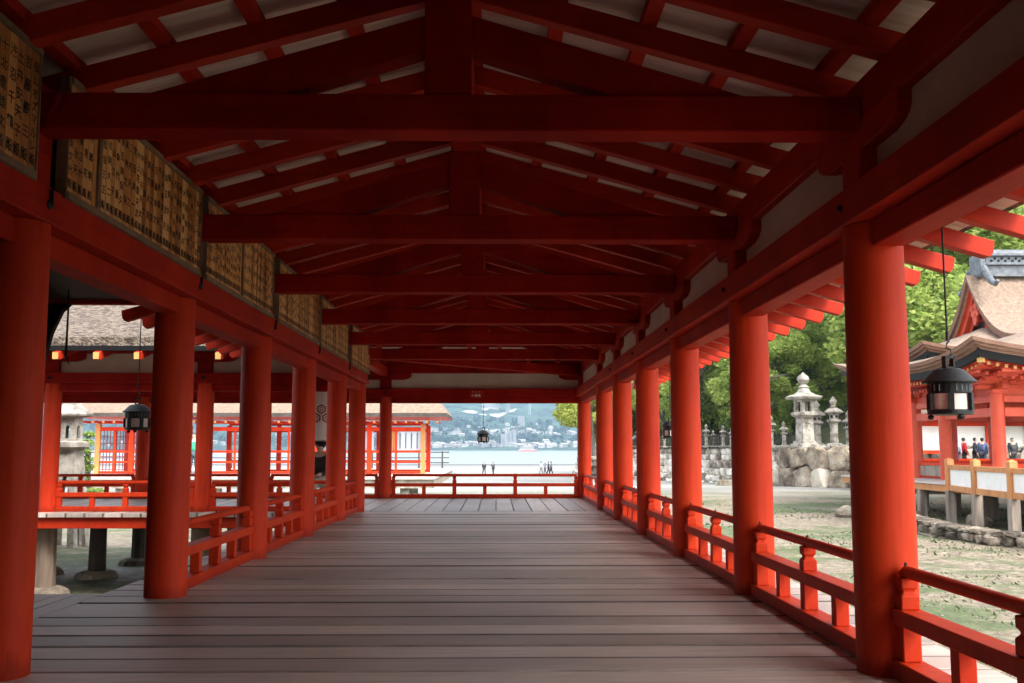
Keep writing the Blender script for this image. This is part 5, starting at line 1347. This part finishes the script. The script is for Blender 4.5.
# bare leaning trunk by the second right column
m = MB(); x = at(759, 74); m.tube([(x, 74, .8), (x-.2, 74, 4), (x+.15, 74.3, 8), (x+.1, 74.2, 12)], [.5, .42, .34, .24], 10)
for dx, zz in ((1.2, 5.5), (-1.4, 7.5), (1.5, 9)): m.tube([(x, 74, zz), (x+dx, 73.8, zz+.8), (x+dx*1.8, 73.6, zz+1.0)], [.16, .1, .04], 6)
bt = empty('tree', (0, 0, 0)); m.build('trunk', TRUNK, bt, smooth=True); tag(bt, 'tall bare grey trunk standing beside the second right column before the green trees', 'tree')
# dense wood covering the slopes behind (a far mass nobody could count)
g = random.Random(77); cl = []
for k in range(420):
    v = LANDV[g.randrange(len(LANDV))]; x = v.x+g.uniform(-8, 8); y = v.y+g.uniform(-8, 8)
    ii = math.hypot(x-22, y-70)
    if x < 30+max(0, (90-y))*.05 and y < 118 or y < 78 and x < 42 or x < .12*y+6: continue
    zz = land_z(x, y); hh = g.uniform(5, 12)
    for q in range(5): cl.append((x+g.uniform(-3, 3), y+g.uniform(-3, 3), zz+hh*g.uniform(.3, 1), g.uniform(1.5, 2.8)))
for k in range(90):
    px = g.uniform(600, 1060); y = g.uniform(118, 160); x = at(px, y); zz = 6+max(0, y-110)*.18
    for q in range(5): cl.append((x+g.uniform(-3, 3), y+g.uniform(-3, 3), zz+g.uniform(-3, 12), g.uniform(1.8, 3.2)))
me = leaf_mesh('woodland', cl, 90000, .34, 5, .8, LEAFD); o = bpy.data.objects.new('woodland', me); link(o); tag(o, 'dense green wood covering the slope behind the shrine', 'wood', kind='stuff')
FG = varied('far_grove_leaves', (.008, .026, .018), (.035, .075, .04), .05, .9, 0); me = leaf_mesh('groves', GROVE, 26000, 3.2, 15, .7, FG); o = bpy.data.objects.new('groves', me); link(o); tag(o, 'dark groves of trees among the houses on the far shore', 'groves', kind='stuff')
# small dark pine at the far left beside the big pale lantern
pn = empty('pine_tree', (at(93, 33), 33, -1.4), 0, 'small blue green pine between the big pale lantern and the latticed pavilion', 'tree')
MB().tube([(0, 0, -.2), (.1, 0, 1.2), (-.05, 0, 2.9)], [.09, .07, .03], 8).build('trunk', TRUNK, pn)
me = leaf_mesh('crown', [(tr.uniform(-.35, .35)*(1.2-k/9), tr.uniform(-.35, .35), .7+k*.27, .34-.018*k) for k in range(9)], 3500, .06, 8, .5, LEAFD); link(bpy.data.objects.new('crown', me), pn)

# ------------------------------------------------------------------ air, light, camera
hm, nt, b = newmat('haze_air'); nt.nodes.remove(b)
pv = N(nt, 'ShaderNodeVolumePrincipled'); pv.inputs['Color'].default_value = (.50, .74, 1.0, 1); pv.inputs['Density'].default_value = .00016; pv.inputs['Anisotropy'].default_value = .2
nt.links.new(pv.outputs[0], nt.nodes['Material Output'].inputs['Volume'])
hb = MB().box(-5200, 4300, -80, 4600, -10, 520).build('haze', hm); tag(hb, kind='stuff')

w = bpy.data.worlds.new('World'); scene.world = w; w.use_nodes = True
nt = w.node_tree; bg = nt.nodes['Background']; sky = nt.nodes.new('ShaderNodeTexSky'); sky.sky_type = 'NISHITA'; sky.sun_disc = False
SUN_EL, SUN_AZ = 50, 140      # azimuth clockwise from +y: the light comes from the right
sky.sun_elevation = R(SUN_EL); sky.sun_rotation = R(SUN_AZ); sky.air_density = 1.0; sky.dust_density = 3.0; sky.ozone_density = 1.0
hs = nt.nodes.new('ShaderNodeHueSaturation'); hs.inputs['Saturation'].default_value = .22; nt.links.new(sky.outputs[0], hs.inputs['Color']); nt.links.new(hs.outputs[0], bg.inputs[0]); bg.inputs[1].default_value = .15
sl_ = bpy.data.lights.new('Sun', 'SUN'); sl_.energy = .7; sl_.angle = R(16); sl_.color = (1, .96, .90)
so = bpy.data.objects.new('Sun', sl_); link(so)
d = Vector((math.sin(R(SUN_AZ))*math.cos(R(SUN_EL)), math.cos(R(SUN_AZ))*math.cos(R(SUN_EL)), math.sin(R(SUN_EL))))
so.rotation_euler = d.to_track_quat('Z', 'Y').to_euler()

cam = bpy.data.cameras.new('Camera'); cam.sensor_width = 36; cam.lens = 35.0; cam.clip_start = .05; cam.clip_end = 20000
co = bpy.data.objects.new('Camera', cam); link(co); co.location = (0, 0, H)
pitch = math.atan(107/995.6); yaw = math.atan(16/995.6*math.cos(pitch))
co.rotation_euler = (R(90)+pitch, 0, -yaw); scene.camera = co
scene.view_settings.view_transform = 'Standard'; scene.view_settings.look = 'None'; scene.view_settings.exposure = 2.15; scene.view_settings.gamma = 1
scene.cycles.max_bounces = 7; scene.cycles.diffuse_bounces = 5; scene.cycles.glossy_bounces = 3; scene.cycles.transmission_bounces = 2; scene.cycles.transparent_max_bounces = 4; scene.cycles.volume_bounces = 0
scene.cycles.use_fast_gi = False
scene.cycles.sample_clamp_indirect = 6
